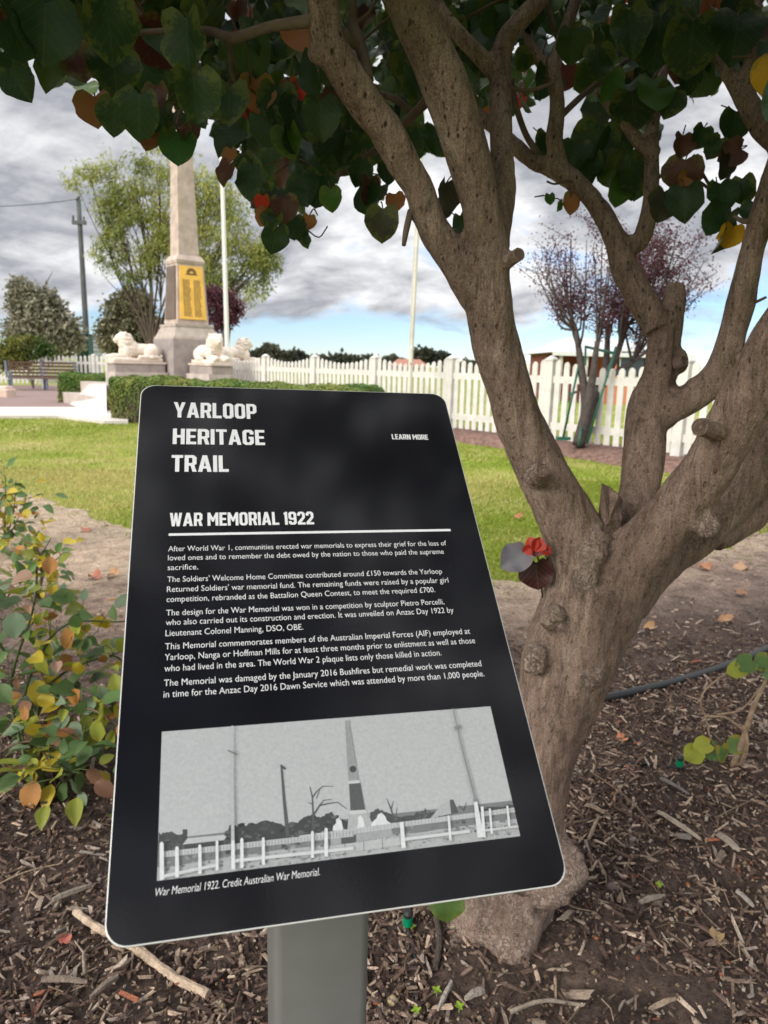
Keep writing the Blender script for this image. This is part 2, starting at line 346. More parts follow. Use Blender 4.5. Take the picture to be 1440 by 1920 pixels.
n = 9000; y = 1.5 + 5.5 * rng.random(n); x = (rng.random(n) - .5) * 2 * (y * .62 + .1); e_ = bed_edge(x, y); k = (e_ > -.05) & (e_ < 1.9 - .5 * (x > .5)) & (fbm(np.stack([x, y, 0 * x], -1), 3, 2, 71) > -.15); x, y = x[k], y[k]
rr = .003 + .013 * rng.random(len(x)) ** 3
V = oct_v[None] * (rr[:, None, None] * (.6 + .8 * rng.random((len(x), 6, 1))) * np.array((1, 1, .6))) + np.stack([x, y, bed_z(x, y) + rr * .2], -1)[:, None]
cc = np.array([(.38, .29, .21), (.30, .22, .16), (.20, .145, .11), (.46, .36, .27)])[rng.choice(4, len(x), p=[.4, .3, .2, .1])]
mb.add(V.reshape(-1, 3), (oct_f[None] + (np.arange(len(x)) * 6)[:, None, None]).reshape(-1, 3).tolist(), np.repeat(cc, 8, 0))
tag(mb.build('mulch', MUL), kind='stuff', label='dark weathered wood mulch and gum nuts covering the bed', cat='mulch')
# fine straw and twigs of the litter
mb = MB()
for i in range(260):
    yy = .55 + 2.4 * rng.random(); xx = (rng.random() - .5) * 2 * (yy * .6)
    if bed_edge(np.array([xx]), np.array([yy]))[0] < .8: continue
    a = rng.random() * 6.28; l = .03 + .07 * rng.random(); b = (rng.random() - .5) * .03
    p = np.array([(xx, yy), (xx + math.cos(a) * l * .5 - math.sin(a) * b, yy + math.sin(a) * l * .5 + math.cos(a) * b), (xx + math.cos(a) * l, yy + math.sin(a) * l)])
    z = bed_z(p[:, 0], p[:, 1]) + .013 + .008 * rng.random(3)
    mb.tube(np.c_[p, z], .0007 + .0008 * rng.random(), 5, np.array((.26, .19, .13)) * (.4 + .8 * rng.random()))
tag(mb.build('twig_litter', MUL), kind='stuff', label='thin straw stalks and twigs scattered over the mulch', cat='litter')

def lay(px, py, lift=.016):
    p = ground(px, py, .02); p[2] = float(bed_z(np.array([p[0]]), np.array([p[1]]))[0]) + lift; return p
WOOD = mat('dry_wood', attr=True, rough=.85, spec=.15, bump=.6, bscale=180, var=.3, vscale=60)
# single chips that stand out: (x, y, angle px end, width m, colour, label)
CH = [((1232, 1533), (1312, 1588), .013, (.40, .33, .26), 'long pale splinter of wood lying on dark mulch right of the sign'),
      ((1345, 1580), (1385, 1612), .022, (.31, .26, .21), 'squarish pale grey wood chip beside the long pale splinter'),
      ((1198, 1708), (1245, 1690), .012, (.27, .23, .19), 'grey chip tilted on the mulch below the dark stone'),
      ((1098, 1520), (1132, 1540), .013, (.26, .20, .15), 'brown flat wood chip next to the trunk knob'),
      ((1102, 1585), (1122, 1545), .010, (.28, .21, .15), 'brown upright wood chip right of the bark knob'),
      ((1380, 1680), (1412, 1708), .010, (.33, .29, .25), 'narrow silver wood chip near the right edge'),
      ((1236, 1478), (1290, 1508), .006, (.20, .18, .17), 'thin grey stick below the green dripper'),
      ((100, 1702), (172, 1672), .014, (.25, .21, .17), 'broad grey bark strip left of the sign corner'),
      ((80, 1856), (165, 1858), .012, (.24, .19, .15), 'flat brown wood strip at the lower left'),
      ((222, 1848), (170, 1885), .012, (.20, .16, .13), 'brown bark piece below the pale branch'),
      ((1215, 1908), (1265, 1888), .008, (.38, .29, .21), 'thin tan chip at the bottom right'),
      ((905, 1885), (870, 1900), .016, (.27, .23, .2), 'wide grey chip by the seedlings at the bottom'),
      ((845, 1870), (820, 1915), .009, (.35, .31, .27), 'pale splinter standing among the seedlings')]
for a, b, w, c, lab in CH:
    p, q = lay(*a), lay(*b); d = q - p; ln = np.linalg.norm(d); d /= ln; s = np.cross((0, 0, 1), d); s /= np.linalg.norm(s); mb = MB()
    k = 6; prof = []
    for i in range(k):
        t = i / (k - 1); ww = w * (.35 + .65 * math.sin(math.pi * min(1, .18 + t * .8))) * (.85 + .3 * rng.random()) / 2
        o = p + d * ln * t + np.array((0, 0, .004 * math.sin(t * 3) + .002 * rng.random()))
        prof += [o - s * ww, o + s * ww * (.8 + .3 * rng.random()), o + s * ww * .7 + (0, 0, .006), o - s * ww * .6 + (0, 0, .007)]
    f = [(0, 1, 2, 3), tuple(4 * (k - 1) + j for j in (3, 2, 1, 0))]
    for i in range(k - 1):
        for j in range(4): jj = (j + 1) % 4; f.append((4 * i + j, 4 * i + 4 + j, 4 * i + 4 + jj, 4 * i + jj))
    mb.add(prof, f, c); tag(mb.build('wood_chip', WOOD), lab, 'wood chip', 'loose wood chips on the mulch')
def stick(pts, r0, r1, c, name, lab, fork=None, n=9):
    P = spline([lay(*p, lift=.012 + r0) for p in pts], 7); r = np.linspace(r0, r1, len(P)) * (1 + .15 * np.sin(np.arange(len(P)) * 1.9) * rng.random(len(P)))
    P[:, 2] += .006 * np.sin(np.linspace(0, 5, len(P)))
    mb = MB(); mb.tube(P, r, n, c, jit=.22)
    if fork: mb.tube(spline([P[len(P) // 2]] + [lay(*p, lift=.012 + r1) for p in fork], 5), np.linspace(r1, r1 * .6, 5 * len(fork) + 1), 7, c, jit=.2)
    tag(mb.build(name, WOOD, smooth=False), lab, 'stick')
stick([(142, 1722), (178, 1752), (215, 1775), (262, 1795), (322, 1832), (390, 1868)], .0075, .0088, (.47, .36, .265), 'fallen_branch', 'thick pale barkless branch lying in front of the sign at lower left')
stick([(-40, 1690), (20, 1655), (78, 1625), (120, 1612)], .002, .0015, (.45, .34, .22), 'fallen_twig', 'long thin straw twig at the left edge of the mulch')
stick([(160, 1842), (158, 1800), (172, 1772)], .0032, .002, (.30, .24, .19), 'forked_twig', 'small forked grey twig below the sign corner', fork=[(140, 1770)])
stick([(1105, 1455), (1170, 1510), (1220, 1555), (1262, 1592)], .0017, .0014, (.20, .14, .10), 'thin_twig', 'long thin brown twig crossing the mulch right of the trunk')
stick([(815, 1760), (822, 1800), (815, 1840)], .0060, .0055, (.075, .06, .05), 'dark_stick', 'dark damp stick pointing at the tree base')
stick([(1340, 1545), (1405, 1515), (1440, 1480)], .0015, .0012, (.22, .16, .11), 'curved_twig', 'thin curved twig near the pruned rose')
stick([(955, 1918), (1030, 1900), (1100, 1898)], .004, .003, (.30, .25, .2), 'grey_twig', 'grey weathered twig at the bottom edge of the bed')
# dark stone, pebbles
STONE = mat('stone', attr=True, rough=.85, spec=.2, bump=.4, bscale=120, var=.25, vscale=40)
def pebble(px, py, r, c, lab, nm='pebble'):
    mb = MB(); o = lay(px, py, r[2] * .6); mb.ell(o, r, c, 9, 7); v = mb.v[0]; mb.v[0] = v + (v - o) * (.25 * vnoise((v - o) / max(r) * 1.6 + px)[:, None])
    tag(mb.build(nm, STONE, smooth=True), lab, 'stone', 'pebbles on the mulch' if nm == 'pebble' else None)
pebble(735, 1888, (.0115, .0095, .008), (.52, .40, .23), 'cream yellow pebble beside the grey sign post')
pebble(1147, 1672, (.017, .014, .013), (.14, .105, .095), 'dark purplish stone beside the bark of the tree foot', 'stone')
pebble(1150, 1495, (.008, .007, .006), (.50, .22, .10), 'small orange pebble below the drip line')
pebble(1290, 1660, (.006, .006, .005), (.38, .14, .06), 'tiny red orange pebble right of the stone')
pebble(1115, 1775, (.006, .005, .005), (.42, .16, .07), 'tiny orange pebble near the dusty soil')
pebble(980, 1860, (.005, .005, .004), (.35, .3, .25), 'tiny pale pebble in the dusty soil under the tree')

# ================================================================== LEAVES
t_rows = np.array([0, .06, .16, .28, .42, .56, .70, .83, .93, 1.0]); w_rows = np.array([.27, .41, .50, .55, .555, .52, .435, .30, .15, .008])
cols = np.array([-1, -.7, -.35, 0, .35, .7, 1.0])
def leaf_template(t_r=t_rows, w_r=w_rows, heart=True):
    V = []; nc = len(cols)
    for i, (t, w) in enumerate(zip(t_r, w_r)):
        for c in cols:
            k = max(0, 1 - t / .34)
            V.append((c * w, t - (.17 * k ** 1.3 * abs(c) ** .8 + .02 * c * c if heart else 0), 0))
    f = []
    for i in range(len(t_r) - 1):
        for j in range(nc - 1): f.append((i * nc + j, i * nc + j + 1, i * nc + nc + j + 1, i * nc + nc + j))
    return np.array(V), np.array(f)
HV, HF = leaf_template()
EV, EF = leaf_template(np.array([0, .12, .32, .55, .78, .92, 1.0]), np.array([.05, .22, .33, .34, .22, .10, .01]), False)
def place_leaves(mb, pos, tip, nrm, size, col, tv=HV, tf=HF, fold=.22, curl=.25, petiole=None, wav=.075):
    pos, tip, nrm = (np.asarray(a, float).reshape(-1, 3) for a in (pos, tip, nrm)); n = len(pos); size = np.broadcast_to(size, (n,))
    d = tip / np.linalg.norm(tip, axis=1, keepdims=True); nr = nrm - d * (nrm * d).sum(1, keepdims=True); nr /= np.linalg.norm(nr, axis=1, keepdims=True) + 1e-9; s = np.cross(d, nr)
    fo = fold * (.3 + 1.2 * rng.random(n)); cu = curl * (rng.random(n) * 1.6 - .3)
    x, y = tv[:, 0], tv[:, 1]; ph = 6.28 * rng.random((n, 3, 1)); wv = wav * np.abs(x)[None] * 2.2 * (np.sin(5.5 * y[None] + ph[:, 0] + np.sign(x)[None] * ph[:, 1]) + .5 * np.sin(13 * y[None] + ph[:, 2] * np.sign(x)[None]))
    asym = 1 + .12 * rng.standard_normal((n, 1)); xx = x[None] * asym * (1 + .035 * rng.standard_normal((n, len(tv))))
    z = fo[:, None] * np.abs(xx) - cu[:, None] * y[None] ** 2 * .9 + wv
    V = pos[:, None] + size[:, None, None] * (xx[..., None] * s[:, None] + y[None, :, None] * d[:, None] + z[..., None] * nr[:, None])
    rnd = rng.random(n); uv = np.stack([np.broadcast_to(x, (n, len(tv))), np.broadcast_to(y, (n, len(tv))), np.broadcast_to(rnd[:, None], (n, len(tv)))], -1).reshape(-1, 3)
    f = (tf[None] + (np.arange(n) * len(tv))[:, None, None]).reshape(-1, 4).tolist()
    mb.add(V.reshape(-1, 3), f, np.repeat(np.asarray(col, float).reshape(-1, 3) * np.ones((n, 1)), len(tf), 0), uv)
def leaf_mat(name, mottled=(.30, .26, .03), rough=.42, tr=.22, amt=1.0, vein=.26):
    m = bpy.data.materials.new(name); m.use_nodes = True; t = m.node_tree; b = t.nodes['Principled BSDF']; b.inputs['Roughness'].default_value = rough; b.inputs['Specular IOR Level'].default_value = .35
    a = N(t, 'ShaderNodeAttribute', _attribute_name='Col'); lp = N(t, 'ShaderNodeAttribute', _attribute_name='Lp'); sp = N(t, 'ShaderNodeSeparateXYZ'); L(t, lp, 'Vector', sp, 0)
    tcn = N(t, 'ShaderNodeTexCoord')
    n = N(t, 'ShaderNodeTexNoise', Scale=95.0, Detail=6.0, Roughness=.8); L(t, tcn, 'Object', n, 'Vector')
    # yellowing blotches that start from the rim: distance from the leaf's middle, per-leaf amount
    ax = mathn(t, 'ABSOLUTE', (sp, 0)); yy = mathn(t, 'SUBTRACT', (sp, 1), .42); y2 = mathn(t, 'ABSOLUTE', (yy, 0)); dd = mathn(t, 'ADD', (ax, 0), (y2, 0)); d2 = mathn(t, 'MULTIPLY', (dd, 0), .52)
    s1 = mathn(t, 'ADD', (d2, 0), (n, 0)); rz0 = mathn(t, 'SUBTRACT', (sp, 2), .35); rz = mathn(t, 'MULTIPLY', (rz0, 0), .30); s2 = mathn(t, 'ADD', (s1, 0), (rz, 0))
    k = ramp(t, [(.0, 0.0), (.98, 0.0), (1.0, .0)]); k.color_ramp.elements[1].position = .88; k.color_ramp.elements[2].position = 1.0; k.color_ramp.elements[2].color = (.5 * amt,) * 3 + (1,); L(t, s2, 0, k, 0)
    mm = N(t, 'ShaderNodeMix', _data_type='RGBA'); L(t, k, 0, mm, 0); L(t, a, 0, mm, 6); mm.inputs[7].default_value = (*mottled, 1)
    # veins: midrib and side ribs
    v1 = mathn(t, 'MULTIPLY', (ax, 0), -1.1); v2 = mathn(t, 'ADD', (sp, 1), (v1, 0)); v3 = mathn(t, 'MULTIPLY', (v2, 0), 30.0); v4 = mathn(t, 'SINE', (v3, 0)); v5 = mathn(t, 'GREATER_THAN', (v4, 0), .965)
    m1 = mathn(t, 'LESS_THAN', (ax, 0), .012); vm = mathn(t, 'MAXIMUM', (v5, 0), (m1, 0)); vs = mathn(t, 'MULTIPLY', (vm, 0), vein)
    m2 = N(t, 'ShaderNodeMix', _data_type='RGBA'); L(t, vs, 0, m2, 0); L(t, mm, 2, m2, 6); m2.inputs[7].default_value = (.16, .16, .07, 1)
    L(t, m2, 2, b, 'Base Color')
    bp = N(t, 'ShaderNodeBump', Strength=.35, Distance=.004); vh = mathn(t, 'MULTIPLY', (vm, 0), .25); hs = mathn(t, 'ADD', (vh, 0), (n, 0)); L(t, hs, 0, bp, 'Height'); L(t, bp, 0, b, 'Normal')
    tr_ = N(t, 'ShaderNodeBsdfTranslucent'); L(t, mm, 2, tr_, 0); ms = N(t, 'ShaderNodeMixShader'); ms.inputs[0].default_value = tr; L(t, b, 0, ms, 1); L(t, tr_, 0, ms, 2); L(t, ms, 0, t.nodes['Material Output'], 0)
    return m
LEAF = leaf_mat('hibiscus_leaf', (.17, .19, .025), rough=.36, tr=.27)

# ================================================================== THE HIBISCUS TREE
def bark_mat():
    m = bpy.data.materials.new('tree_bark'); m.use_nodes = True; t = m.node_tree; b = t.nodes['Principled BSDF']; b.inputs['Roughness'].default_value = .88; b.inputs['Specular IOR Level'].default_value = .18
    tcn = N(t, 'ShaderNodeTexCoord')
    geo = N(t, 'ShaderNodeAttribute', _attribute_name='Lp'); sp = N(t, 'ShaderNodeSeparateXYZ'); L(t, geo, 'Vector', sp, 0)
    mp = N(t, 'ShaderNodeMapping'); mp.inputs['Scale'].default_value = (1, 1, .42); L(t, tcn, 'Object', mp, 0)
    n = N(t, 'ShaderNodeTexNoise', Scale=9.0, Detail=11.0, Roughness=.74); L(t, mp, 0, n, 'Vector')
    c = ramp(t, [(.30, (.145, .097, .079)), (.44, (.225, .156, .124)), (.57, (.315, .226, .180)), (.72, (.44, .345, .28))]); L(t, n, 0, c, 0)
    # fine fissures
    mp2 = N(t, 'ShaderNodeMapping'); mp2.inputs['Scale'].default_value = (1, 1, .22); L(t, tcn, 'Object', mp2, 0)
    nf = N(t, 'ShaderNodeTexNoise', Scale=85.0, Detail=6.0, Roughness=.75, Distortion=.6); L(t, mp2, 0, nf, 'Vector')
    cf = ramp(t, [(.32, .5), (.48, 1.0), (.70, 1.28)]); L(t, nf, 0, cf, 0)
    m1 = N(t, 'ShaderNodeMix', _data_type='RGBA', _blend_type='MULTIPLY'); m1.inputs[0].default_value = 1; L(t, c, 0, m1, 6); L(t, cf, 0, m1, 7)
    # lenticels: dark pits and pale warts
    mp3 = N(t, 'ShaderNodeMapping'); mp3.inputs['Scale'].default_value = (1, 1, .55); L(t, tcn, 'Object', mp3, 0)
    vo = N(t, 'ShaderNodeTexVoronoi', Scale=62.0, Randomness=1.0); L(t, mp3, 0, vo, 'Vector')
    pit = ramp(t, [(.10, 1.0), (.19, .0)]); L(t, vo, 'Distance', pit, 0)
    vcol = N(t, 'ShaderNodeSeparateColor'); L(t, vo, 'Color', vcol, 0); sel = mathn(t, 'GREATER_THAN', (vcol, 0), .42)
    pk_ = mathn(t, 'MULTIPLY', (pit, 0), (sel, 0))
    vo2 = N(t, 'ShaderNodeTexVoronoi', Scale=135.0, Randomness=1.0); L(t, mp3, 0, vo2, 'Vector'); pit2 = ramp(t, [(.12, .75), (.24, .0)]); L(t, vo2, 'Distance', pit2, 0)
    vc2 = N(t, 'ShaderNodeSeparateColor'); L(t, vo2, 'Color', vc2, 0); sel2 = mathn(t, 'GREATER_THAN', (vc2, 1), .5); pk3 = mathn(t, 'MULTIPLY', (pit2, 0), (sel2, 0)); pk = mathn(t, 'MAXIMUM', (pk_, 0), (pk3, 0)); hgt = N(t, 'ShaderNodeMapRange'); hgt.inputs['From Min'].default_value = .85; hgt.inputs['From Max'].default_value = 1.5; hgt.inputs['To Min'].default_value = .22; hgt.inputs['To Max'].default_value = .9; L(t, sp, 1, hgt, 0); pk2 = mathn(t, 'MULTIPLY', (pk, 0), (hgt, 0))
    gr = N(t, 'ShaderNodeTexNoise', Scale=320.0, Detail=4.0, Roughness=.8); L(t, tcn, 'Object', gr, 'Vector'); gc = ramp(t, [(.3, .55), (.5, 1.0), (.68, 1.5)]); L(t, gr, 0, gc, 0)
    mpc = N(t, 'ShaderNodeMapping'); mpc.inputs['Scale'].default_value = (1, 1, .16); L(t, tcn, 'Object', mpc, 0); cn_ = N(t, 'ShaderNodeTexNoise', Scale=34.0, Detail=7.0, Roughness=.7, Distortion=.8); L(t, mpc, 0, cn_, 'Vector'); cc_ = ramp(t, [(.40, 1.08), (.475, 1.0), (.50, .45), (.525, 1.0), (.6, .95)]); L(t, cn_, 0, cc_, 0)
    m1c = N(t, 'ShaderNodeMix', _data_type='RGBA', _blend_type='MULTIPLY'); m1c.inputs[0].default_value = .75; L(t, m1, 2, m1c, 6); L(t, cc_, 0, m1c, 7); m1 = m1c
    m1b = N(t, 'ShaderNodeMix', _data_type='RGBA', _blend_type='MULTIPLY'); m1b.inputs[0].default_value = 1; L(t, m1, 2, m1b, 6); L(t, gc, 0, m1b, 7); m1 = m1b
    m2 = N(t, 'ShaderNodeMix', _data_type='RGBA'); L(t, pk2, 0, m2, 0); L(t, m1, 2, m2, 6); m2.inputs[7].default_value = (.035, .022, .018, 1)
    # pale flaking bark near the foot and scars (Lp.x)
    nb = N(t, 'ShaderNodeTexNoise', Scale=24.0, Detail=7.0, Roughness=.7); L(t, tcn, 'Object', nb, 'Vector')
    fl = mathn(t, 'ADD', (sp, 0), (nb, 0)); fk = ramp(t, [(.66, 0.0), (.90, 1.0)]); L(t, fl, 0, fk, 0)
    wob = N(t, 'ShaderNodeTexNoise', Scale=35.0, Detail=4.0, Roughness=.7); L(t, tcn, 'Object', wob, 'Vector'); wv = N(t, 'ShaderNodeVectorMath', _operation='SCALE'); L(t, wob, 'Color', wv, 0); wv.inputs['Scale'].default_value = .09; wa = N(t, 'ShaderNodeVectorMath', _operation='ADD'); L(t, mp3, 0, wa, 0); L(t, wv, 0, wa, 1)
    vb = N(t, 'ShaderNodeTexVoronoi', Scale=58.0, _feature='DISTANCE_TO_EDGE'); L(t, wa, 0, vb, 'Vector'); ck = ramp(t, [(.0, (.11, .078, .062)), (.035, (.26, .19, .155)), (.3, (.38, .295, .245))]); L(t, vb, 0, ck, 0)
    m3 = N(t, 'ShaderNodeMix', _data_type='RGBA'); L(t, fk, 0, m3, 0); L(t, m2, 2, m3, 6); L(t, ck, 0, m3, 7)
    ol = N(t, 'ShaderNodeTexNoise', Scale=3.5, Detail=6.0, Roughness=.7); L(t, tcn, 'Object', ol, 'Vector'); okk = ramp(t, [(.55, 0.0), (.70, .22)]); L(t, ol, 0, okk, 0)
    m4 = N(t, 'ShaderNodeMix', _data_type='RGBA'); L(t, okk, 0, m4, 0); L(t, m3, 2, m4, 6); m4.inputs[7].default_value = (.20, .165, .085, 1)
    L(t, m4, 2, b, 'Base Color')
    h1 = mathn(t, 'MULTIPLY', (nf, 0), 1.0); h2 = mathn(t, 'MULTIPLY', (pk, 0), -.7); h3 = mathn(t, 'ADD', (h1, 0), (h2, 0)); vbm = mathn(t, 'MINIMUM', (vb, 0), .08); vbk = mathn(t, 'MULTIPLY', (vbm, 0), 6.0); vbl = mathn(t, 'MULTIPLY', (vbk, 0), (fk, 0)); h4 = mathn(t, 'ADD', (h3, 0), (vbl, 0))
    hg = mathn(t, 'MULTIPLY', (gr, 0), .5); h4b = mathn(t, 'ADD', (h4, 0), (hg, 0)); h5 = mathn(t, 'ADD', (h4b, 0), (n, 0))
    bp = N(t, 'ShaderNodeBump', Strength=.8, Distance=.008); L(t, h5, 0, bp, 'Height'); L(t, bp, 0, b, 'Normal')
    return m
BARK = bark_mat()
# limb centre lines: (px, py, distance Y, half width px)
LIMBS = {
 'trunk': [(938, 1840, 1.30, 108), (950, 1770, 1.30, 88), (966, 1700, 1.30, 74), (983, 1600, 1.30, 66), (999, 1500, 1.30, 63), (1016, 1400, 1.30, 67), (1042, 1310, 1.30, 77), (1066, 1230, 1.30, 87), (1098, 1150, 1.30, 88), (1118, 1085, 1.30, 86)],
 'A': [(1112, 1110, 1.30, 80), (1085, 1030, 1.30, 62), (1060, 970, 1.30, 55), (1016, 890, 1.29, 49), (976, 800, 1.28, 46), (948, 710, 1.27, 44), (925, 620, 1.26, 45), (913, 540, 1.25, 45), (911, 475, 1.24, 41), (900, 390, 1.23, 38), (880, 300, 1.22, 40), (853, 210, 1.21, 42), (808, 100, 1.20, 43), (762, 0, 1.19, 42), (730, -80, 1.18, 39), (680, -220, 1.15, 33), (650, -380, 1.1, 25)],
 'A2': [(908, 570, 1.25, 36), (858, 498, 1.24, 34), (812, 425, 1.23, 31), (782, 350, 1.22, 30), (738, 268, 1.20, 33), (690, 198, 1.18, 34), (640, 125, 1.16, 32), (613, 70, 1.15, 28), (606, 0, 1.14, 26), (598, -110, 1.12, 23), (560, -260, 1.1, 17)],
 'A3': [(925, 470, 1.27, 30), (940, 385, 1.31, 24), (941, 290, 1.34, 21), (938, 190, 1.37, 20), (941, 95, 1.40, 20), (975, 40, 1.42, 17), (1020, -10, 1.45, 15), (1070, -90, 1.5, 11)],
 'A3b': [(938, 150, 1.38, 14), (905, 110, 1.39, 15), (868, 72, 1.40, 15), (832, 28, 1.42, 14), (812, -10, 1.44, 13), (790, -80, 1.5, 10)],
 'B': [(1130, 1080, 1.33, 55), (1178, 990, 1.40, 40), (1198, 920, 1.44, 37), (1206, 840, 1.46, 38), (1213, 770, 1.48, 37), (1235, 700, 1.49, 35), (1246, 630, 1.50, 32), (1258, 575, 1.51, 24), (1267, 532, 1.52, 18)],
 'B1': [(1232, 620, 1.49, 30), (1212, 575, 1.50, 29), (1188, 535, 1.51, 29), (1168, 495, 1.52, 28), (1155, 450, 1.53, 25), (1122, 388, 1.55, 20), (1082, 345, 1.58, 18), (1042, 318, 1.60, 17), (1000, 303, 1.63, 14), (975, 282, 1.66, 13), (955, 262, 1.69, 12), (905, 222, 1.75, 12), (850, 190, 1.85, 10)],
 'B1u': [(1055, 325, 1.60, 14), (1040, 270, 1.60, 15), (1045, 200, 1.61, 14), (1040, 130, 1.62, 13), (1055, 65, 1.64, 12), (1075, 15, 1.66, 11), (1110, -80, 1.7, 8)],
 'B1v': [(1040, 160, 1.62, 11), (1015, 118, 1.63, 13), (994, 85, 1.64, 12), (990, 50, 1.65, 10), (985, -30, 1.7, 7)],
 'B1r': [(1168, 475, 1.52, 20), (1200, 450, 1.52, 20), (1217, 400, 1.52, 18), (1222, 340, 1.53, 17), (1222, 285, 1.54, 16), (1224, 230, 1.56, 14), (1240, 150, 1.6, 11), (1262, 60, 1.65, 9)],
 'B1s': [(1222, 290, 1.54, 13), (1195, 265, 1.55, 14), (1175, 238, 1.56, 13), (1155, 215, 1.58, 11), (1120, 170, 1.62, 8)],
 'C': [(1225, 790, 1.47, 28), (1262, 762, 1.46, 29), (1312, 733, 1.45, 30), (1350, 695, 1.44, 29), (1374, 630, 1.43, 26), (1392, 560, 1.42, 25), (1406, 490, 1.41, 24), (1424, 425, 1.40, 24), (1445, 350, 1.39, 23), (1478, 250, 1.37, 20), (1530, 100, 1.34, 15)],
 'C2': [(1466, 282, 1.37, 18), (1432, 240, 1.38, 24), (1402, 195, 1.40, 20), (1378, 160, 1.42, 15), (1352, 112, 1.45, 13), (1330, 40, 1.5, 9)],
 'C3': [(1405, 200, 1.4, 14), (1402, 140, 1.41, 13), (1412, 80, 1.43, 10), (1425, -20, 1.5, 7)],
 'D': [(1122, 1140, 1.30, 82), (1168, 1078, 1.28, 66), (1234, 1002, 1.25, 54), (1302, 917, 1.22, 49), (1357, 832, 1.19, 47), (1400, 752, 1.16, 48), (1452, 658, 1.13, 48), (1520, 545, 1.10, 46), (1620, 380, 1.05, 42), (1720, 150, 1.0, 33)],
 'E': [(1160, 1110, 1.33, 66), (1230, 1046, 1.37, 55), (1302, 992, 1.40, 53), (1370, 930, 1.40, 50), (1430, 850, 1.39, 48), (1490, 760, 1.38, 45), (1580, 640, 1.36, 40), (1700, 450, 1.3, 32)],
 'E2': [(1330, 1000, 1.41, 40), (1395, 965, 1.43, 38), (1455, 905, 1.44, 36), (1530, 820, 1.45, 32), (1640, 690, 1.45, 26)],
 'stub': [(1128, 1035, 1.30, 28), (1142, 985, 1.30, 24)],
 'knob1': [(935, 500, 1.24, 16), (952, 487, 1.23, 14), (968, 478, 1.22, 11)],
 'knob2': [(1005, 895, 1.25, 30), (1012, 888, 1.22, 17), (1018, 883, 1.205, 13)],
 'knob3': [(1350, 812, 1.17, 22), (1330, 803, 1.155, 17)],
 'knob4': [(1262, 690, 1.49, 20), (1278, 680, 1.49, 15), (1280, 655, 1.49, 8)],
 'knob5': [(1380, 672, 1.43, 22), (1392, 668, 1.43, 13)],
 'knob6': [(600, 100, 1.15, 24), (588, 92, 1.14, 15)],
 'knob7': [(785, 395, 1.22, 18), (778, 402, 1.21, 20)],
 'rootl': [(950, 1640, 1.27, 70), (908, 1705, 1.25, 56), (876, 1762, 1.23, 42), (845, 1800, 1.2, 30), (825, 1860, 1.2, 34)],
 'rootf': [(960, 1660, 1.26, 70), (955, 1730, 1.23, 60), (950, 1785, 1.20, 46), (948, 1830, 1.20, 40)],
 'rootr': [(1000, 1590, 1.29, 60), (1042, 1605, 1.25, 40), (1068, 1625, 1.22, 27), (1050, 1662, 1.21, 24), (1010, 1690, 1.21, 24)],
 'wound1': [(1010, 1230, 1.25, 30), (996, 1245, 1.22, 20)],
 'wound2': [(1036, 1160, 1.24, 26), (1042, 1172, 1.22, 20)],
 'wound3': [(1112, 1260, 1.235, 24), (1108, 1268, 1.215, 18)],
 'wound4': [(1320, 985, 1.2, 26), (1322, 990, 1.185, 20)],
 'wound5': [(1118, 1000, 1.27, 26), (1108, 1040, 1.25, 24), (1096, 1080, 1.238, 20), (1084, 1105, 1.236, 14)],
 'wound6': [(1150, 1150, 1.27, 26), (1195, 1095, 1.28, 30)],
}
tree_o = ground(945, 1775); tree_o = np.array((tree_o[0], 1.30, 0.0))
TREE = thing('hibiscus_tree', 'spreading multi limbed hibiscus tree with brown bark beside the black sign', 'tree', tree_o)
mb = MB()
def limb_pts(L_, n=7):
    P = np.array([[*at(a, b, c), d / (F_PX / ((at(a, b, c) - EYE) @ _f))] for a, b, c, d in L_]); S = spline(P, n); return S[:, :3], S[:, 3]
for k_, L_ in LIMBS.items():
    P, r = limb_pts(L_); mb.tube(P, r, 20)
tmp = mb.build('trunk_raw', BARK)
md = tmp.modifiers.new('r', 'REMESH'); md.mode = 'VOXEL'; md.voxel_size = .0046
ms_ = tmp.modifiers.new('s', 'SMOOTH'); ms_.factor = .5; ms_.iterations = 7
bpy.context.view_layer.update()
me = bpy.data.meshes.new_from_object(tmp.evaluated_get(bpy.context.evaluated_depsgraph_get()))
n = len(me.vertices); v = np.empty(n * 3, np.float32); me.vertices.foreach_get('co', v); v = v.reshape(-1, 3).astype(float)
nr = np.empty(n * 3, np.float32); me.vertices.foreach_get('normal', nr); nr = nr.reshape(-1, 3)
foot = np.clip((.42 - v[:, 2]) / .42, 0, 1)
scar = np.zeros(n)
for k_ in ('wound1', 'wound2', 'wound3', 'wound4', 'wound5', 'rootr', 'stub', 'knob2'):
    P, r = limb_pts(LIMBS[k_], 4)
    for p, rr in zip(P[1:], r[1:]): scar = np.maximum(scar, np.clip(1.35 - np.linalg.norm(v - p, axis=1) / (rr * 1.3), 0, 1))
S3 = v * np.array((1, 1, .55))
disp = .0050 * fbm(S3, 9, 3, 1) + .0024 * fbm(S3 * np.array((1, 1, .5)), 42, 3, 4) + scar * .010 * fbm(v, 48, 3, 9) + foot ** 2 * .008 * fbm(v, 26, 4, 6)
hi = v[:, 2] > 1.5; disp[hi] *= .6
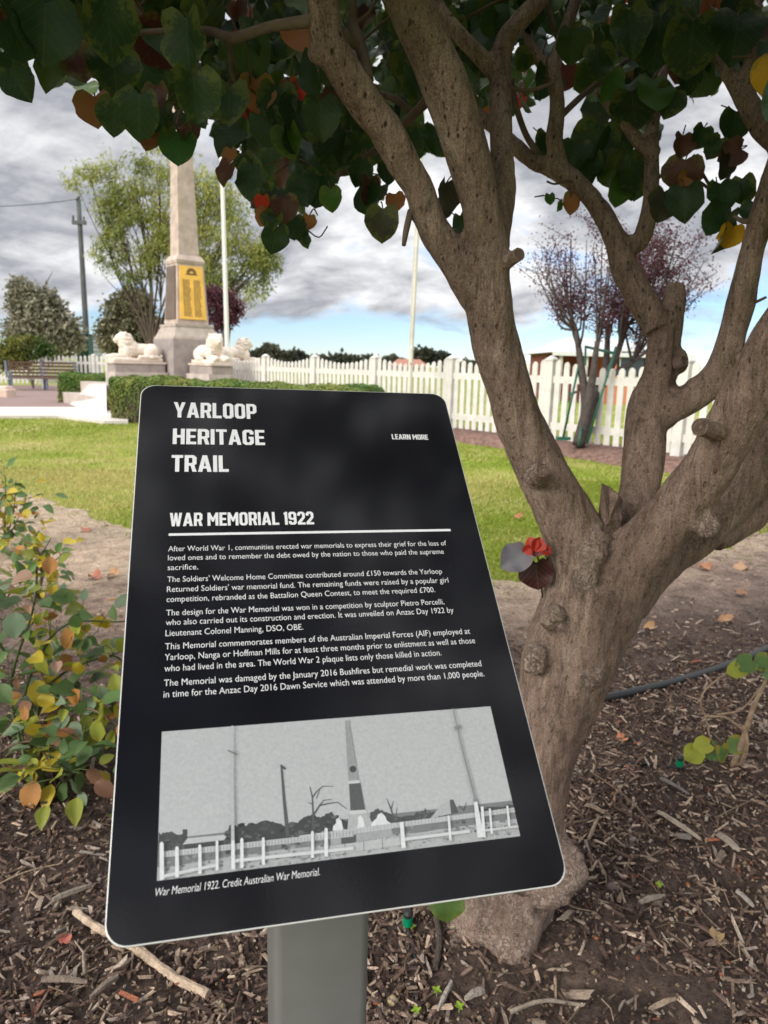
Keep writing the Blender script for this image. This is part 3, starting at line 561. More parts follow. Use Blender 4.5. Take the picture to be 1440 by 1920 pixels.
# deep cracks on the old centre limb
px_, py_, _ = proj(v); oldl = (v[:, 1] > 1.40) & (px_ > 1150) & (px_ < 1290) & (py_ > 480) & (py_ < 760)
disp -= np.where(oldl, .007 * np.clip(fbm(v * np.array((1, 1, .13)), 45, 2, 77) - .1, 0, 1), 0)
v = v + nr * disp[:, None] - np.array(TREE.location)
me.vertices.foreach_set('co', v.astype(np.float32).ravel())
for a_ in list(me.attributes):
    if a_.name in ('Col', 'Lp'): me.attributes.remove(a_)
b_ = me.attributes.new('Lp', 'FLOAT_VECTOR', 'POINT'); b_.data.foreach_set('vector', np.stack([np.maximum(scar * .60, foot * .40), v[:, 2], 0 * scar], -1).astype(np.float32).ravel())
me.polygons.foreach_set('use_smooth', np.ones(len(me.polygons), bool)); me.materials.clear(); me.materials.append(BARK); me.update(); me.name = 'trunk'
bpy.data.objects.remove(tmp); trunk = bpy.data.objects.new('trunk', me); COL.objects.link(trunk); trunk.parent = TREE

def cut_stub(a, b, r0, r1, lab=None):
    P0, P1 = at(*a), at(*b); k0 = r0 / (F_PX / a[2]); k1 = r1 / (F_PX / b[2]); ax = (P1 - P0) / np.linalg.norm(P1 - P0); m_ = MB()
    m_.tube([P0, P0 * .4 + P1 * .6, P1 - ax * .001, P1], [k0, (k0 + k1) / 2 * .9, k1 * 1.06, k1], 14, jit=.10, cap=False); n_ = 14
    for q in range(5): m_.tube([P1 - ax * .0006 * q, P1 - ax * .0006 * (q + .5) ], [k1 * (1 - q / 5), k1 * (1 - (q + .6) / 5)], 14, cap=q == 4)
    o = m_.build('pruned_stub', BARK, TREE); return o
cut_stub((938, 500, 1.24), (974, 476, 1.19), 15, 11); cut_stub((1350, 812, 1.165), (1312, 800, 1.125), 20, 16); cut_stub((1012, 892, 1.225), (1018, 881, 1.175), 19, 13); cut_stub((1385, 672, 1.40), (1398, 668, 1.39), 12, 9); cut_stub((1268, 682, 1.47), (1284, 676, 1.455), 14, 10)
m_ = MB(); bp_ = [(1112, 1035), (1122, 965), (1128, 908), (1142, 914), (1160, 928), (1168, 940), (1166, 975), (1160, 1040)]
fr_ = [at(a, b, 1.275 + .02 * (i % 2)) for i, (a, b) in enumerate(bp_)]; bk2 = [at(a, b - 2, 1.345 - .012 * (i % 2)) for i, (a, b) in enumerate(bp_)]; n_ = len(fr_); cf_ = at(1142, 975, 1.258)
m_.add(fr_ + bk2 + [cf_], [(i, 2 * n_, (i + 1) % n_) for i in range(n_)] + [tuple(range(n_, 2 * n_))] + [(i, (i + 1) % n_, n_ + (i + 1) % n_, n_ + i) for i in range(n_)]); bs_ = m_.build('broken_stub', BARK, TREE); bs_['label'] = 'flat torn off branch stub in the fork'
# thinner branches
TW = mat('twig_bark', (.13, .095, .075), .85, .15, var=.35, vscale=25, bump=.4, bscale=90)
TWIGS = [
 [(592, 38, 1.14, 13), (540, 45, 1.14, 11), (500, 52, 1.14, 10), (445, 70, 1.15, 10), (425, 70, 1.15, 10), (390, 58, 1.16, 8), (320, 58, 1.18, 6), (250, 62, 1.2, 5), (150, 70, 1.25, 4)],
 [(428, 70, 1.15, 6), (432, 100, 1.2, 5), (440, 150, 1.3, 4), (470, 230, 1.4, 3)],
 [(690, 150, 1.18, 12), (682, 110, 1.2, 12), (672, 75, 1.21, 11), (662, 45, 1.22, 10), (660, 0, 1.23, 9), (650, -70, 1.25, 7)],
 [(665, 45, 1.22, 4), (690, 25, 1.22, 3), (712, -10, 1.22, 2)], [(640, 60, 1.17, 12), (655, 75, 1.19, 11), (672, 85, 1.21, 10)],
 [(650, 320, 1.55, 6), (700, 285, 1.5, 7), (760, 230, 1.45, 8), (800, 190, 1.4, 10)], [(650, 320, 1.55, 5), (610, 335, 1.6, 4), (560, 300, 1.7, 3), (510, 330, 1.75, 3)],
 [(770, 210, 1.5, 7), (740, 185, 1.5, 7), (700, 175, 1.55, 6), (640, 170, 1.7, 5)],
 [(1310, 340, 1.5, 3), (1350, 360, 1.5, 3), (1380, 300, 1.5, 2)], [(1300, 290, 1.5, 3), (1320, 330, 1.5, 3), (1345, 370, 1.48, 3), (1365, 400, 1.47, 2)],
 [(1090, 345, 1.58, 3), (1065, 340, 1.56, 3), (1040, 345, 1.55, 2), (1025, 340, 1.55, 2)], [(1068, 345, 1.57, 2), (1070, 370, 1.57, 1.6)],
 [(1395, 575, 1.42, 3), (1420, 565, 1.4, 3), (1437, 557, 1.39, 2.5)], [(1415, 410, 1.4, 6), (1395, 415, 1.4, 5), (1375, 405, 1.41, 3)],
 [(770, 395, 1.22, 6), (762, 430, 1.21, 6), (757, 460, 1.2, 4)], [(870, 450, 1.25, 4), (882, 465, 1.25, 4), (850, 430, 1.27, 3)],
 [(1010, 290, 1.62, 7), (985, 250, 1.62, 6), (965, 190, 1.63, 6), (960, 150, 1.65, 5)], [(1045, 225, 1.61, 6), (1080, 190, 1.63, 6), (1115, 160, 1.66, 5), (1180, 110, 1.7, 4)], [(1040, 60, 1.64, 6), (1025, 0, 1.66, 5), (1015, -70, 1.7, 4)],
 [(1170, 235, 1.58, 4), (1210, 170, 1.6, 4), (1260, 100, 1.62, 3)], [(945, 160, 1.37, 4), (990, 170, 1.37, 4), (1040, 155, 1.37, 3)],
 [(400, 80, 1.3, 4), (360, 110, 1.3, 4), (345, 180, 1.3, 3), (330, 240, 1.32, 3)], [(250, 62, 1.2, 4), (215, 120, 1.22, 3), (190, 180, 1.22, 2)],
]
for L_ in TWIGS:
    P, r = limb_pts(L_, 5); mb = MB(); mb.tube(P, r * 1.0, 8); mb.build('branch', TW, TREE, smooth=True)

# ---- crown
mb = MB(); st = MB()
DK = np.array([(.018, .045, .014), (.024, .060, .018), (.030, .075, .020), (.040, .085, .018), (.022, .050, .022)])
RD = np.array([(.10, .030, .022), (.16, .06, .03), (.07, .028, .026)]); OR = np.array([(.42, .15, .04), (.30, .10, .04)]); RE = np.array([(.55, .04, .02)]); YE = np.array([(.60, .33, .02)])
def colours(n):
    c = DK[rng.integers(len(DK), size=n)] * (.75 + .6 * rng.random((n, 1))); u = rng.random(n)
    k = u < .06; c[k] = RD[rng.integers(3, size=k.sum())]; k = (u > .09) & (u < .102); c[k] = OR[rng.integers(2, size=k.sum())]; k = (u > .115) & (u < .125); c[k] = RE[0]
    k = (u > .125) & (u < .42); c[k] = np.array((.07, .13, .024)) * (.7 + .6 * rng.random((k.sum(), 1)))
    return c
# outline of the lowest leaves seen against the sky, as the crown hangs in the world (x px -> y px)
lx = [-400, 0, 35, 70, 150, 200, 215, 290, 350, 405, 425, 460, 485, 520, 590, 612, 680, 700, 770, 850, 940, 1000, 1050, 1100, 1205, 1235, 1300, 1320, 1400, 1440, 1800]
ly = [330, 160, 120, 150, 185, 190, 235, 262, 262, 245, 315, 330, 390, 425, 400, 350, 345, 400, 330, 300, 250, 215, 195, 215, 345, 215, 215, 190, 190, 190, 300]
def in_crown(P, px, py, z):
    okk = np.ones(len(P), bool); fr = (z > .2) & (px > -60) & (px < 1500) & (py > -80)
    okk &= ~(fr & (py > np.interp(px, lx, ly)))
    # sky gaps
    for gx, gy, ga, gb in ((1072, 235, 20, 60), (1340, 230, 40, 38), (205, 145, 26, 26), (60, 120, 26, 26), (730, 330, 30, 34), (800, 240, 24, 30), (390, 130, 14, 10), (1290, 190, 14, 12), (475, 160, 14, 16), (665, 210, 14, 12), (945, 60, 12, 10), (560, 90, 10, 8), (960, 130, 10, 22), (900, 20, 10, 8)):
        okk &= ~(fr & (((px - gx) / ga) ** 2 + ((py - gy) / gb) ** 2 < 1))
    # branches stay clear of leaves hanging in front of them
    near = P[:, 1] < np.where(px < 560, 1.32, np.where(px > 1080, 1.5, 1.55)); okk &= ~(fr & near)
    okk &= ~((np.linalg.norm(P - EYE, axis=1) < 1.1))
    return okk
n = 125000
P = np.stack([-2.9 + 6.2 * rng.random(n), -.9 + 5.2 * rng.random(n), 1.45 + 2.1 * rng.random(n)], -1)
cen = np.array((.45, 1.45, 2.2)); P = P[(((P - cen) / np.array((2.35, 2.3, 1.15))) ** 2).sum(1) < 1]
P = P[(P[:, 2] < 2.05 + .25 * vnoise(P * 1.3, 3)) | (rng.random(len(P)) < np.where(P[:, 1] > 1.3, .45, .25))]
P = P[(P[:, 1] > .5) | ((P[:, 2] > 1.85) & (rng.random(len(P)) < .8))]
P = P[(vnoise(P * 2.6, 2) > -.72)]
px, py, z = proj(P + np.array((0, 0, -.05))); P = P[in_crown(P, px, py, z)]
px, py, z = proj(P + np.array((0, 0, -.05))); lim = np.interp(px, lx, ly) - 55 - 75 * vnoise(np.stack([px / 45, P[:, 1] * 2, 0 * px], -1), 8); frm = (px > -60) & (px < 1500) & (py > -80) & (z > .2)
P = P[~(frm & (py > lim) & (rng.random(len(P)) < .75))]
P = np.concatenate([P, np.stack([-1.1 + 2.3 * rng.random(900), -.75 + 1.5 * rng.random(900), 2.05 + .6 * rng.random(900)], -1)])  # extra leaves added overhead, out of frame, to darken the panel's reflection
n = len(P); az = rng.random(n) * 6.28; tip = np.stack([np.cos(az) * .55, np.sin(az) * .55 , -.9 + .55 * rng.random(n)], -1) ; nrm = np.stack([-np.cos(az) * .4 + .5 * rng.standard_normal(n), -np.sin(az) * .4 + .5 * rng.standard_normal(n) - .25, .75 + 0 * az], -1)
place_leaves(mb, P, tip, nrm, .034 + .050 * rng.random(n) ** 1.3, colours(n))
for p in P[rng.random(n) < .12]:
    st.tube([p, p + np.array(((rng.random() - .5) * .08, (rng.random() - .5) * .08, .05 + .05 * rng.random()))], .0014, 5)
# leaves of the hanging fringe: (px of the stalk end, py, Y, length px, lean of the tip, colour key)
FR = [(85, 8, 1.05, 120, -8, 'd'), (195, -5, 1.05, 128, 6, 'd'), (15, 35, 1.05, 95, 30, 'd'), (20, 130, 1.1, 70, 30, 'd'), (105, 100, 1.15, 85, -20, 'y'), (135, 95, 1.15, 70, 20, 'r'), (212, 100, 1.15, 82, 4, 'd'), (178, 182, 1.2, 56, 2, 'o'), (215, 190, 1.15, 70, -10, 'd'), (262, 178, 1.12, 92, -12, 'd'), (295, 165, 1.15, 55, 0, 'r'), (300, 205, 1.2, 60, 4, 'd'), (285, 235, 1.2, 46, -20, 'ro'), (350, 35, 1.1, 112, -6, 'd'), (362, 140, 1.1, 98, 4, 'm'), (365, 205, 1.15, 40, 30, 'd'), (430, 165, 1.2, 85, 0, 'd'), (350, 235, 1.2, 30, -20, 'r'), (335, 250, 1.2, 58, -4, 'j'), (352, 232, 1.25, 34, 20, 'r'),
      (432, 280, 1.25, 28, -10, 'o'), (430, 308, 1.22, 42, -28, 'r'), (455, 290, 1.3, 38, 10, 'd'), (470, 308, 1.25, 75, -6, 'd'), (492, 368, 1.3, 26, -5, 'e'), (500, 395, 1.3, 32, -25, 'o'), (515, 400, 1.3, 36, -20, 'd'), (530, 372, 1.3, 44, 10, 'r'), (520, 425, 1.3, 50, -12, 'd'), (548, 410, 1.35, 40, 5, 'd'), (575, 430, 1.35, 36, 5, 'd'), (580, 405, 1.35, 26, -10, 'o'), (620, 355, 1.35, 40, 0, 'g'), (600, 330, 1.4, 60, -10, 'd'), (568, 330, 1.4, 60, 10, 'd'),
      (500, 210, 1.35, 70, 0, 'd'), (535, 240, 1.35, 62, 10, 'g'), (560, 190, 1.35, 70, -10, 'd'), (480, 150, 1.35, 60, 0, 'o'), (520, 165, 1.35, 80, 0, 'd'), (470, 195, 1.4, 30, 0, 'e'), (560, 150, 1.4, 45, 0, 'e'), (545, 155, 1.4, 40, 0, 'o'), (600, 190, 1.25, 80, 4, 'm'), (590, 100, 1.25, 90, -6, 'd'), (650, 250, 1.4, 70, -8, 'd'), (620, 260, 1.4, 60, 5, 'd'), (690, 335, 1.4, 48, 0, 'r'), (690, 350, 1.4, 56, 5, 'd'), (718, 392, 1.35, 68, -4, 'db'), (680, 300, 1.4, 50, -15, 'd'), (740, 365, 1.4, 30, 10, 'o'),
      (835, 345, 1.4, 76, 2, 'db'), (862, 405, 1.4, 40, 4, 'd'), (815, 240, 1.45, 50, 4, 'd'), (730, 300, 1.5, 44, 0, 'd'), (850, 250, 1.55, 40, 6, 'd'),
      (1245, 360, 1.5, 56, -6, 'db'), (1285, 355, 1.48, 66, -3, 'd'), (1285, 300, 1.5, 56, -6, 'r'), (1280, 255, 1.5, 40, 0, 'r'), (1290, 325, 1.5, 26, -30, 'o'), (1320, 240, 1.5, 40, -20, 'd'), (1350, 385, 1.45, 60, -22, 'd'), (1368, 400, 1.45, 86, -6, 'm'), (1375, 425, 1.45, 40, -10, 'yl'), (1350, 345, 1.47, 55, 10, 'd'), (1392, 335, 1.47, 48, 8, 'd'), (1360, 290, 1.47, 46, -4, 'db'), (1390, 280, 1.47, 42, -70, 'r'), (1380, 210, 1.5, 55, 0, 'd'), (1350, 260, 1.5, 40, -30, 'd'), (1412, 380, 1.44, 36, -5, 'd'),
      (1125, 235, 1.6, 80, -16, 'd'), (1150, 255, 1.6, 88, -6, 'd'), (1180, 290, 1.6, 90, 6, 'd'), (1200, 310, 1.62, 70, 6, 'g'), (1165, 330, 1.62, 56, -4, 'g'), (1110, 300, 1.6, 60, -10, 'd'), (1080, 270, 1.6, 50, -10, 'd'), (1140, 310, 1.6, 40, 0, 'y'), (1072, 365, 1.57, 36, 0, 'o'), (1050, 375, 1.57, 22, -10, 'g'), (1030, 365, 1.57, 20, 6, 'g'), (1025, 250, 1.65, 50, 0, 'd'),
      (1452, 112, 1.2, 76, -4, 'yl'), (1240, 30, 1.45, 110, -6, 'd'), (1180, 20, 1.45, 100, 8, 'd'), (1300, 40, 1.4, 105, 3, 'd'), (1385, 30, 1.4, 95, -8, 'd'), (1225, 150, 1.5, 74, 5, 'g'), (1262, 165, 1.5, 66, -14, 'm'), (1190, 175, 1.55, 60, 10, 'd'), (1120, 90, 1.5, 70, 4, 'd'), (1075, 60, 1.5, 62, 0, 'm'), (1150, 130, 1.55, 58, -12, 'g'), (1290, 120, 1.5, 62, 8, 'd')]
CK = dict(d=(.022, .055, .018), db=(.05, .05, .035), g=(.05, .13, .02), y=(.06, .11, .015), m=(.03, .062, .018), r=(.11, .045, .035), ro=(.22, .075, .035), o=(.34, .135, .05), e=(.62, .035, .02), j=(.03, .10, .02), yl=(.68, .37, .02))
pos, tp, nm, sz, cl = [], [], [], [], []
for a, b, Yd, l, lean, k in FR:
    p = at(a, b, Yd); an = R(lean); l = l * .88 if l > 60 else l; s = l / (F_PX / ((p - EYE) @ _f)); dv = CR * math.sin(an) - CU * math.cos(an) + _f * (.12 * rng.standard_normal() + .18)
    pos.append(p); tp.append(dv); nm.append(-_f + .35 * rng.standard_normal(3)); sz.append(s); cl.append(np.array(CK[k]) * (.85 + .3 * rng.random()))
    q = p + np.array((.02 * rng.standard_normal(), .03 + .03 * rng.random(), s * .4)); st.tube(spline([p, (p + q) / 2 + .008 * rng.standard_normal(3), q], 3), .0013, 5)
place_leaves(mb, pos, tp, nm, np.array(sz), cl, fold=.30, curl=.34, wav=.075)
for i in range(170):  # thin canopy twigs, added to the same mesh as the leaf stalks
    p = P[rng.integers(len(P))]; q = p + np.array((.35 * rng.standard_normal(), .35 * rng.standard_normal(), .10 + .15 * rng.random())); m_ = (p + q) / 2 + .05 * rng.standard_normal(3); S = spline([p, m_, q], 5)
    a_, b_, z_ = proj(S); 
    if np.any((z_ > .2) & (a_ > -60) & (a_ < 1500) & (b_ > -60) & ((b_ > np.interp(a_, lx, ly) - 20) | (S[:, 1] < 1.4))): continue
    st.tube(S, np.linspace(.002, .0045, len(S)), 6)
crown = mb.build('crown', LEAF, TREE, smooth=True)
st.build('stalk_and_twig', mat('stalk', (.10, .06, .035), .7), TREE)
# little shoot with red flower leaves on the trunk, and a low green leaf at its foot
mb = MB(); s2 = MB()
for a, b, l, lean, k, nv, tp in ((998, 1036, 54, -56, (.15, .145, .175), (.6, -.9, .9), 2), (1020, 1056, 56, 6, (.060, .014, .016), (-.3, -1, .1), 1), (1019, 1034, 30, 160, (.42, .022, .012), (.2, -1, .4), 0), (1020, 1032, 28, -150, (.45, .03, .012), (-.4, -1, .3), 0), (1021, 1044, 34, 178, (.16, .012, .02), (0, -1, .2), 0), (1012, 1028, 20, -60, (.40, .02, .012), (.4, -1, .6), 0), (1030, 1028, 22, 65, (.38, .02, .012), (-.4, -1, .6), 0)):
    a -= 12; a -= 4; p = at(a, b, 1.24 if b < 1050 else 1.275); an = R(lean); s = l / (F_PX / 1.24); place_leaves(mb, [p], [CR * math.sin(an) - CU * math.cos(an)], [nv], s, [k], HV * (.82, 1, 1) if tp == 2 else HV if tp else EV * (1.45, 1, 1), HF if tp else EF, fold=.9 if tp == 2 else .45, curl=.5 if tp == 2 else .35, wav=.12 if tp == 2 else .075)
for a, b in (((1022, 1075), (1018, 1036)), ((1024, 1075), (1002, 1040)), ((1025, 1120), (1022, 1055)), ((1022, 1066), (1040, 1046))):
    s2.tube([at(a[0] - 8, a[1], 1.28), at((a[0] + b[0]) / 2 - 9, (a[1] + b[1]) / 2, 1.275), at(b[0] - 12, b[1], 1.27)], .0016, 6)
sh = mb.build('shoot', leaf_mat('shoot_leaf', (.3, .05, .03), amt=.2, vein=.5, tr=.1), TREE, smooth=True); sh['label'] = 'young shoot with grey, maroon and red leaves'
s2.build('shoot_stem', mat('shoot_bark', (.03, .02, .02)), TREE)
mb = MB(); place_leaves(mb, [at(838, 1672, 1.12)], [-CU + .05 * CR], [(.15, -1, .6)], .058, [(.07, .13, .03)], fold=.1, curl=.1); lo_ = mb.build('basal_leaf', LEAF, TREE, smooth=True)

# ================================================================== THE SIGN
SW, SH = .300, .461
corners = [(266.7, 721.3), (833.7, 738.4), (1066.5, 1657.8), (190, 1783)]
D = [ray(*c) for c in corners]
zz = np.linalg.solve(np.stack([-D[1], D[2], -D[3]], 1), -D[0])
Q = [D[0], D[1] * zz[0], D[2] * zz[1], D[3] * zz[2]]
sc_ = SW / (.5 * (np.linalg.norm(Q[1] - Q[0]) + np.linalg.norm(Q[2] - Q[3]))); Q = [EYE + q * sc_ for q in Q]
su = (Q[1] - Q[0]) + (Q[2] - Q[3]); su /= np.linalg.norm(su); sv = (Q[3] - Q[0]) + (Q[2] - Q[1]); sv -= su * (sv @ su); sv /= np.linalg.norm(sv); sn = np.cross(sv, su); sn /= np.linalg.norm(sn)
SHR = .5 * (np.linalg.norm(Q[3] - Q[0]) + np.linalg.norm(Q[2] - Q[1])); KV = SHR / SH
SO = sum(Q) / 4 - su * SW / 2 - sv * SHR / 2
def B3(u, v, h=0.0): return SO + su * u + sv * (v * KV) + sn * h
Hm = np.array([[0.000747070358622613, 5.397032731109914e-05, -0.23817246173414663], [-3.291743527678645e-05, 0.0010914728539141872, -0.7785002895399352], [-0.00028357540729001166, 0.0008822536613092895, 1.0]])
def bd(x, y):
    p = Hm @ np.array((x, y, 1.0)); return p[0] / p[2], p[1] / p[2]
mid = B3(SW / 2, SH * .52); yaw = math.atan2(su[1], su[0])
PU = np.array((math.cos(yaw), math.sin(yaw), 0)); PV = np.array((-math.sin(yaw), math.cos(yaw), 0))
post_c = np.array((mid[0], mid[1], 0)) - PU * .004
SIGN = thing('information_sign', 'black heritage trail sign panel with white lettering on a grey post', 'sign', (post_c[0], post_c[1], 0))
def panel_mat():
    m = bpy.data.materials.new('gloss_black'); m.use_nodes = True; t = m.node_tree; b = t.nodes['Principled BSDF']
    a = N(t, 'ShaderNodeAttribute', _attribute_name='Col'); L(t, a, 0, b, 'Base Color'); b.inputs['Roughness'].default_value = .14; b.inputs['Specular IOR Level'].default_value = .2
    tcn = N(t, 'ShaderNodeTexCoord'); n = N(t, 'ShaderNodeTexNoise', Scale=420.0, Detail=2.0); L(t, tcn, 'Object', n, 'Vector')
    bp = N(t, 'ShaderNodeBump', Strength=.03, Distance=.001); L(t, n, 0, bp, 'Height'); L(t, bp, 0, b, 'Normal'); return m
GLOSS = panel_mat()
rc = .0135; poly = []
for cx_, cy_, a0 in ((rc, rc, 180), (SW - rc, rc, 270), (SW - rc, SH - rc, 0), (rc, SH - rc, 90)):
    for k in range(8): an = R(a0 + 90 * k / 7); poly.append((cx_ + rc * math.cos(an), cy_ + rc * math.sin(an)))
mb = MB(); n = len(poly); front = [B3(*p) for p in poly]
def inset(d): return [B3(p[0] + (SW / 2 - p[0]) * d / (SW / 2), p[1] + (SH / 2 - p[1]) * d / (SH / 2), 0.0) for p in poly]
f_in = inset(.0007); back = [B3(*p, -.004) for p in poly]; edge = [B3(*p, -.0003) for p in poly]
V = f_in + edge + back; fs = [tuple(range(n))[::-1], tuple(range(2 * n, 3 * n))]; cs = [(.004, .004, .006), (.4, .4, .4)]
for i in range(n):
    j = (i + 1) % n; fs += [(i, j, n + j, n + i), (n + i, n + j, 2 * n + j, 2 * n + i)]; cs += [(.55, .55, .55), (.62, .62, .62)]
mb.add(V, fs, np.array(cs)); panel = mb.build('panel', GLOSS, SIGN)
WHITE = mat('print_white', (.62, .62, .64), .3, .3)
def text_mesh(items, name, lab=None, m=WHITE, off=.0):
    """items: (string, u, v baseline, width or None, size) in board metres -> one flat mesh of lettering"""
    mb = MB()
    for s, u, v, w, size, shear in items:
        c = bpy.data.curves.new('t', 'FONT'); c.body = s; c.size = 1.0; c.shear = shear; c.offset = off; c.resolution_u = 3
        o = bpy.data.objects.new('t', c); COL.objects.link(o); bpy.context.view_layer.update()
        me = bpy.data.meshes.new_from_object(o.evaluated_get(bpy.context.evaluated_depsgraph_get()))
        P = np.array([p.co[:] for p in me.vertices]); x0, x1 = P[:, 0].min(), P[:, 0].max(); sx = w / (x1 - x0) if w else size
        mb.add([B3(u + (p[0] - x0) * sx, v - p[1] * size, .00025) for p in P], [tuple(q.vertices) for q in me.polygons])
        bpy.data.objects.remove(o); bpy.data.curves.remove(c); bpy.data.meshes.remove(me)
    o = mb.build(name, m, panel)
    if lab: o['label'] = lab
    return o
BL = .0294
body = [("After World War 1, communities erected war memorials to express their grief for the loss of", .2366, .1864), ("loved ones and to remember the debt owed by the nation to those who paid the supreme", .2325, .1950), ("sacrifice.", .0235, .2040),
 ("The Soldiers' Welcome Home Committee contributed around £150 towards the Yarloop", .2270, .2149), ("Returned Soldiers' war memorial fund. The remaining funds were raised by a popular girl", .2310, .2238), ("competition, rebranded as the Battalion Queen Contest, to meet the required £700.", .2174, .2326),
 ("The design for the War Memorial was won in a competition by sculptor Pietro Porcelli,", .2232, .2443), ("who also carried out its construction and erection. It was unveiled on Anzac Day 1922 by", .2298, .2524), ("Lieutenant Colonel Manning, DSO, OBE.", .1036, .2614),
 ("This Memorial commemorates members of the Australian Imperial Forces (AIF) employed at", .2400, .2722), ("Yarloop, Nanga or Hoffman Mills for at least three months prior to enlistment as well as those", .2424, .2808), ("who had lived in the area. The World War 2 plaque lists only those killed in action.", .2119, .2896),
 ("The Memorial was damaged by the January 2016 Bushfires but remedial work was completed", .2432, .3008), ("in time for the Anzac Day 2016 Dawn Service which was attended by more than 1,000 people.", .2437, .3093)]
text_mesh([(s, BL, v, w, .0073, 0) for s, w, v in body], 'body_text', off=-.004)
text_mesh([("War Memorial 1922. Credit Australian War Memorial.", .0284, .4360, .1018, .0066, .22)], 'caption', off=-.006)
# squared heading letters
s_, w_ = 3.3, 9.6
def octa(x0, y0, x1, y1, c): return [(x0 + c, y0), (x1 - c, y0), (x1, y0 + c), (x1, y1 - c), (x1 - c, y1), (x0 + c, y1), (x0, y1 - c), (x0, y0 + c)]
GL = {
 'O': (w_, [octa(0, 0, w_, 18, 2.3)], [octa(s_, 3, w_ - s_, 15, .9)]),
 'R': (w_, [[(0, 0), (s_, 0), (s_, 6.4), (4.9, 6.4), (6.4, 0), (w_ + .2, 0), (7.9, 7.0), (w_, 8.6), (w_, 15.7), (w_ - 2.3, 18), (0, 18)]], [[(s_, 9.3), (s_, 15), (w_ - s_ - .7, 15), (w_ - s_, 14.3), (w_ - s_, 10), (w_ - s_ - .7, 9.3)]]),
 'P': (w_ - .3, [[(0, 0), (s_, 0), (s_, 6), (w_ - 2.6, 6), (w_ - .3, 8.3), (w_ - .3, 15.7), (w_ - 2.6, 18), (0, 18)]], [[(s_, 9), (s_, 15), (w_ - s_ - 1, 15), (w_ - s_ - .3, 14.3), (w_ - s_ - .3, 9.7), (w_ - s_ - 1, 9)]]),
 'L': (8.2, [[(0, 0), (8.2, 0), (8.2, 3), (s_, 3), (s_, 18), (0, 18)]], []),
 'Y': (10.6, [[(3.6, 0), (7, 0), (7, 6.6), (10.6, 18), (7.2, 18), (5.3, 10.8), (3.4, 18), (0, 18), (3.6, 6.6)]], []),
 'A': (11, [[(0, 0), (3.4, 0), (4.1, 3.5), (6.9, 3.5), (7.6, 0), (11, 0), (7.4, 18), (3.6, 18)]], [[(4.6, 6.2), (6.4, 6.2), (5.5, 12)]]),
 'H': (w_ + .3, [[(0, 0), (s_, 0), (s_, 7.5), (6.6, 7.5), (6.6, 0), (9.9, 0), (9.9, 18), (6.6, 18), (6.6, 10.5), (s_, 10.5), (s_, 18), (0, 18)]], []),
 'E': (8.3, [[(0, 0), (8.3, 0), (8.3, 3), (s_, 3), (s_, 7.6), (7.6, 7.6), (7.6, 10.4), (s_, 10.4), (s_, 15), (8.3, 15), (8.3, 18), (0, 18)]], []),
 'I': (s_, [[(0, 0), (s_, 0), (s_, 18), (0, 18)]], []), '1': (4.4, [[(1.1, 0), (4.4, 0), (4.4, 18), (2.2, 18), (0, 16.2), (0, 14.6), (1.1, 14.6)]], []),
 'T': (9.2, [[(2.95, 0), (6.25, 0), (6.25, 15), (9.2, 15), (9.2, 18), (0, 18), (0, 15), (2.95, 15)]], []),
 'G': (w_, [[(2.3, 0), (w_ - 2.3, 0), (w_, 2.3), (w_, 9.7), (5.2, 9.7), (5.2, 6.9), (6.3, 6.9), (6.3, 3.9), (5.4, 3), (4.2, 3), (3.3, 3.9), (3.3, 14.1), (4.2, 15), (5.4, 15), (6.3, 14.1), (6.3, 12.4), (w_, 12.4), (w_, 15.7), (w_ - 2.3, 18), (2.3, 18), (0, 15.7), (0, 2.3)]], []),
 'W': (13.8, [[(2.6, 0), (5.8, 0), (6.9, 8), (8, 0), (11.2, 0), (13.8, 18), (10.5, 18), (9.4, 7.5), (8.2, 18), (5.6, 18), (4.4, 7.5), (3.3, 18), (0, 18)]], []),
 'M': (12.4, [[(0, 0), (s_, 0), (s_, 10.5), (5.3, 5.5), (7.1, 5.5), (9.1, 10.5), (9.1, 0), (12.4, 0), (12.4, 18), (9.4, 18), (6.2, 10.4), (3, 18), (0, 18)]], []),
 'N': (10, [[(0, 0), (s_, 0), (s_, 11), (6.7, 0), (10, 0), (10, 18), (6.7, 18), (6.7, 7), (s_, 18), (0, 18)]], []),
 '9': (w_, [[(2.3, 0), (w_ - 2.3, 0), (w_, 2.3), (w_, 15.7), (w_ - 2.3, 18), (2.3, 18), (0, 15.7), (0, 9), (2.3, 6.8), (6.3, 6.8), (6.3, 3.9), (5.4, 3), (4.2, 3), (3.3, 3.9), (3.3, 5.2), (0, 5.2), (0, 2.3)]], [[(3.3, 10.3), (4, 9.6), (6.3, 9.6), (6.3, 14.1), (5.4, 15), (4.2, 15), (3.3, 14.1)]]),
 '2': (9.2, [[(0, 0), (9.2, 0), (9.2, 3), (4.2, 3), (9.2, 9.8), (9.2, 15.7), (6.9, 18), (2.3, 18), (0, 15.7), (0, 12.4), (3.3, 12.4), (3.3, 14.1), (4.2, 15), (5, 15), (5.9, 14.1), (5.9, 10.6), (0, 3.4)]], [])}
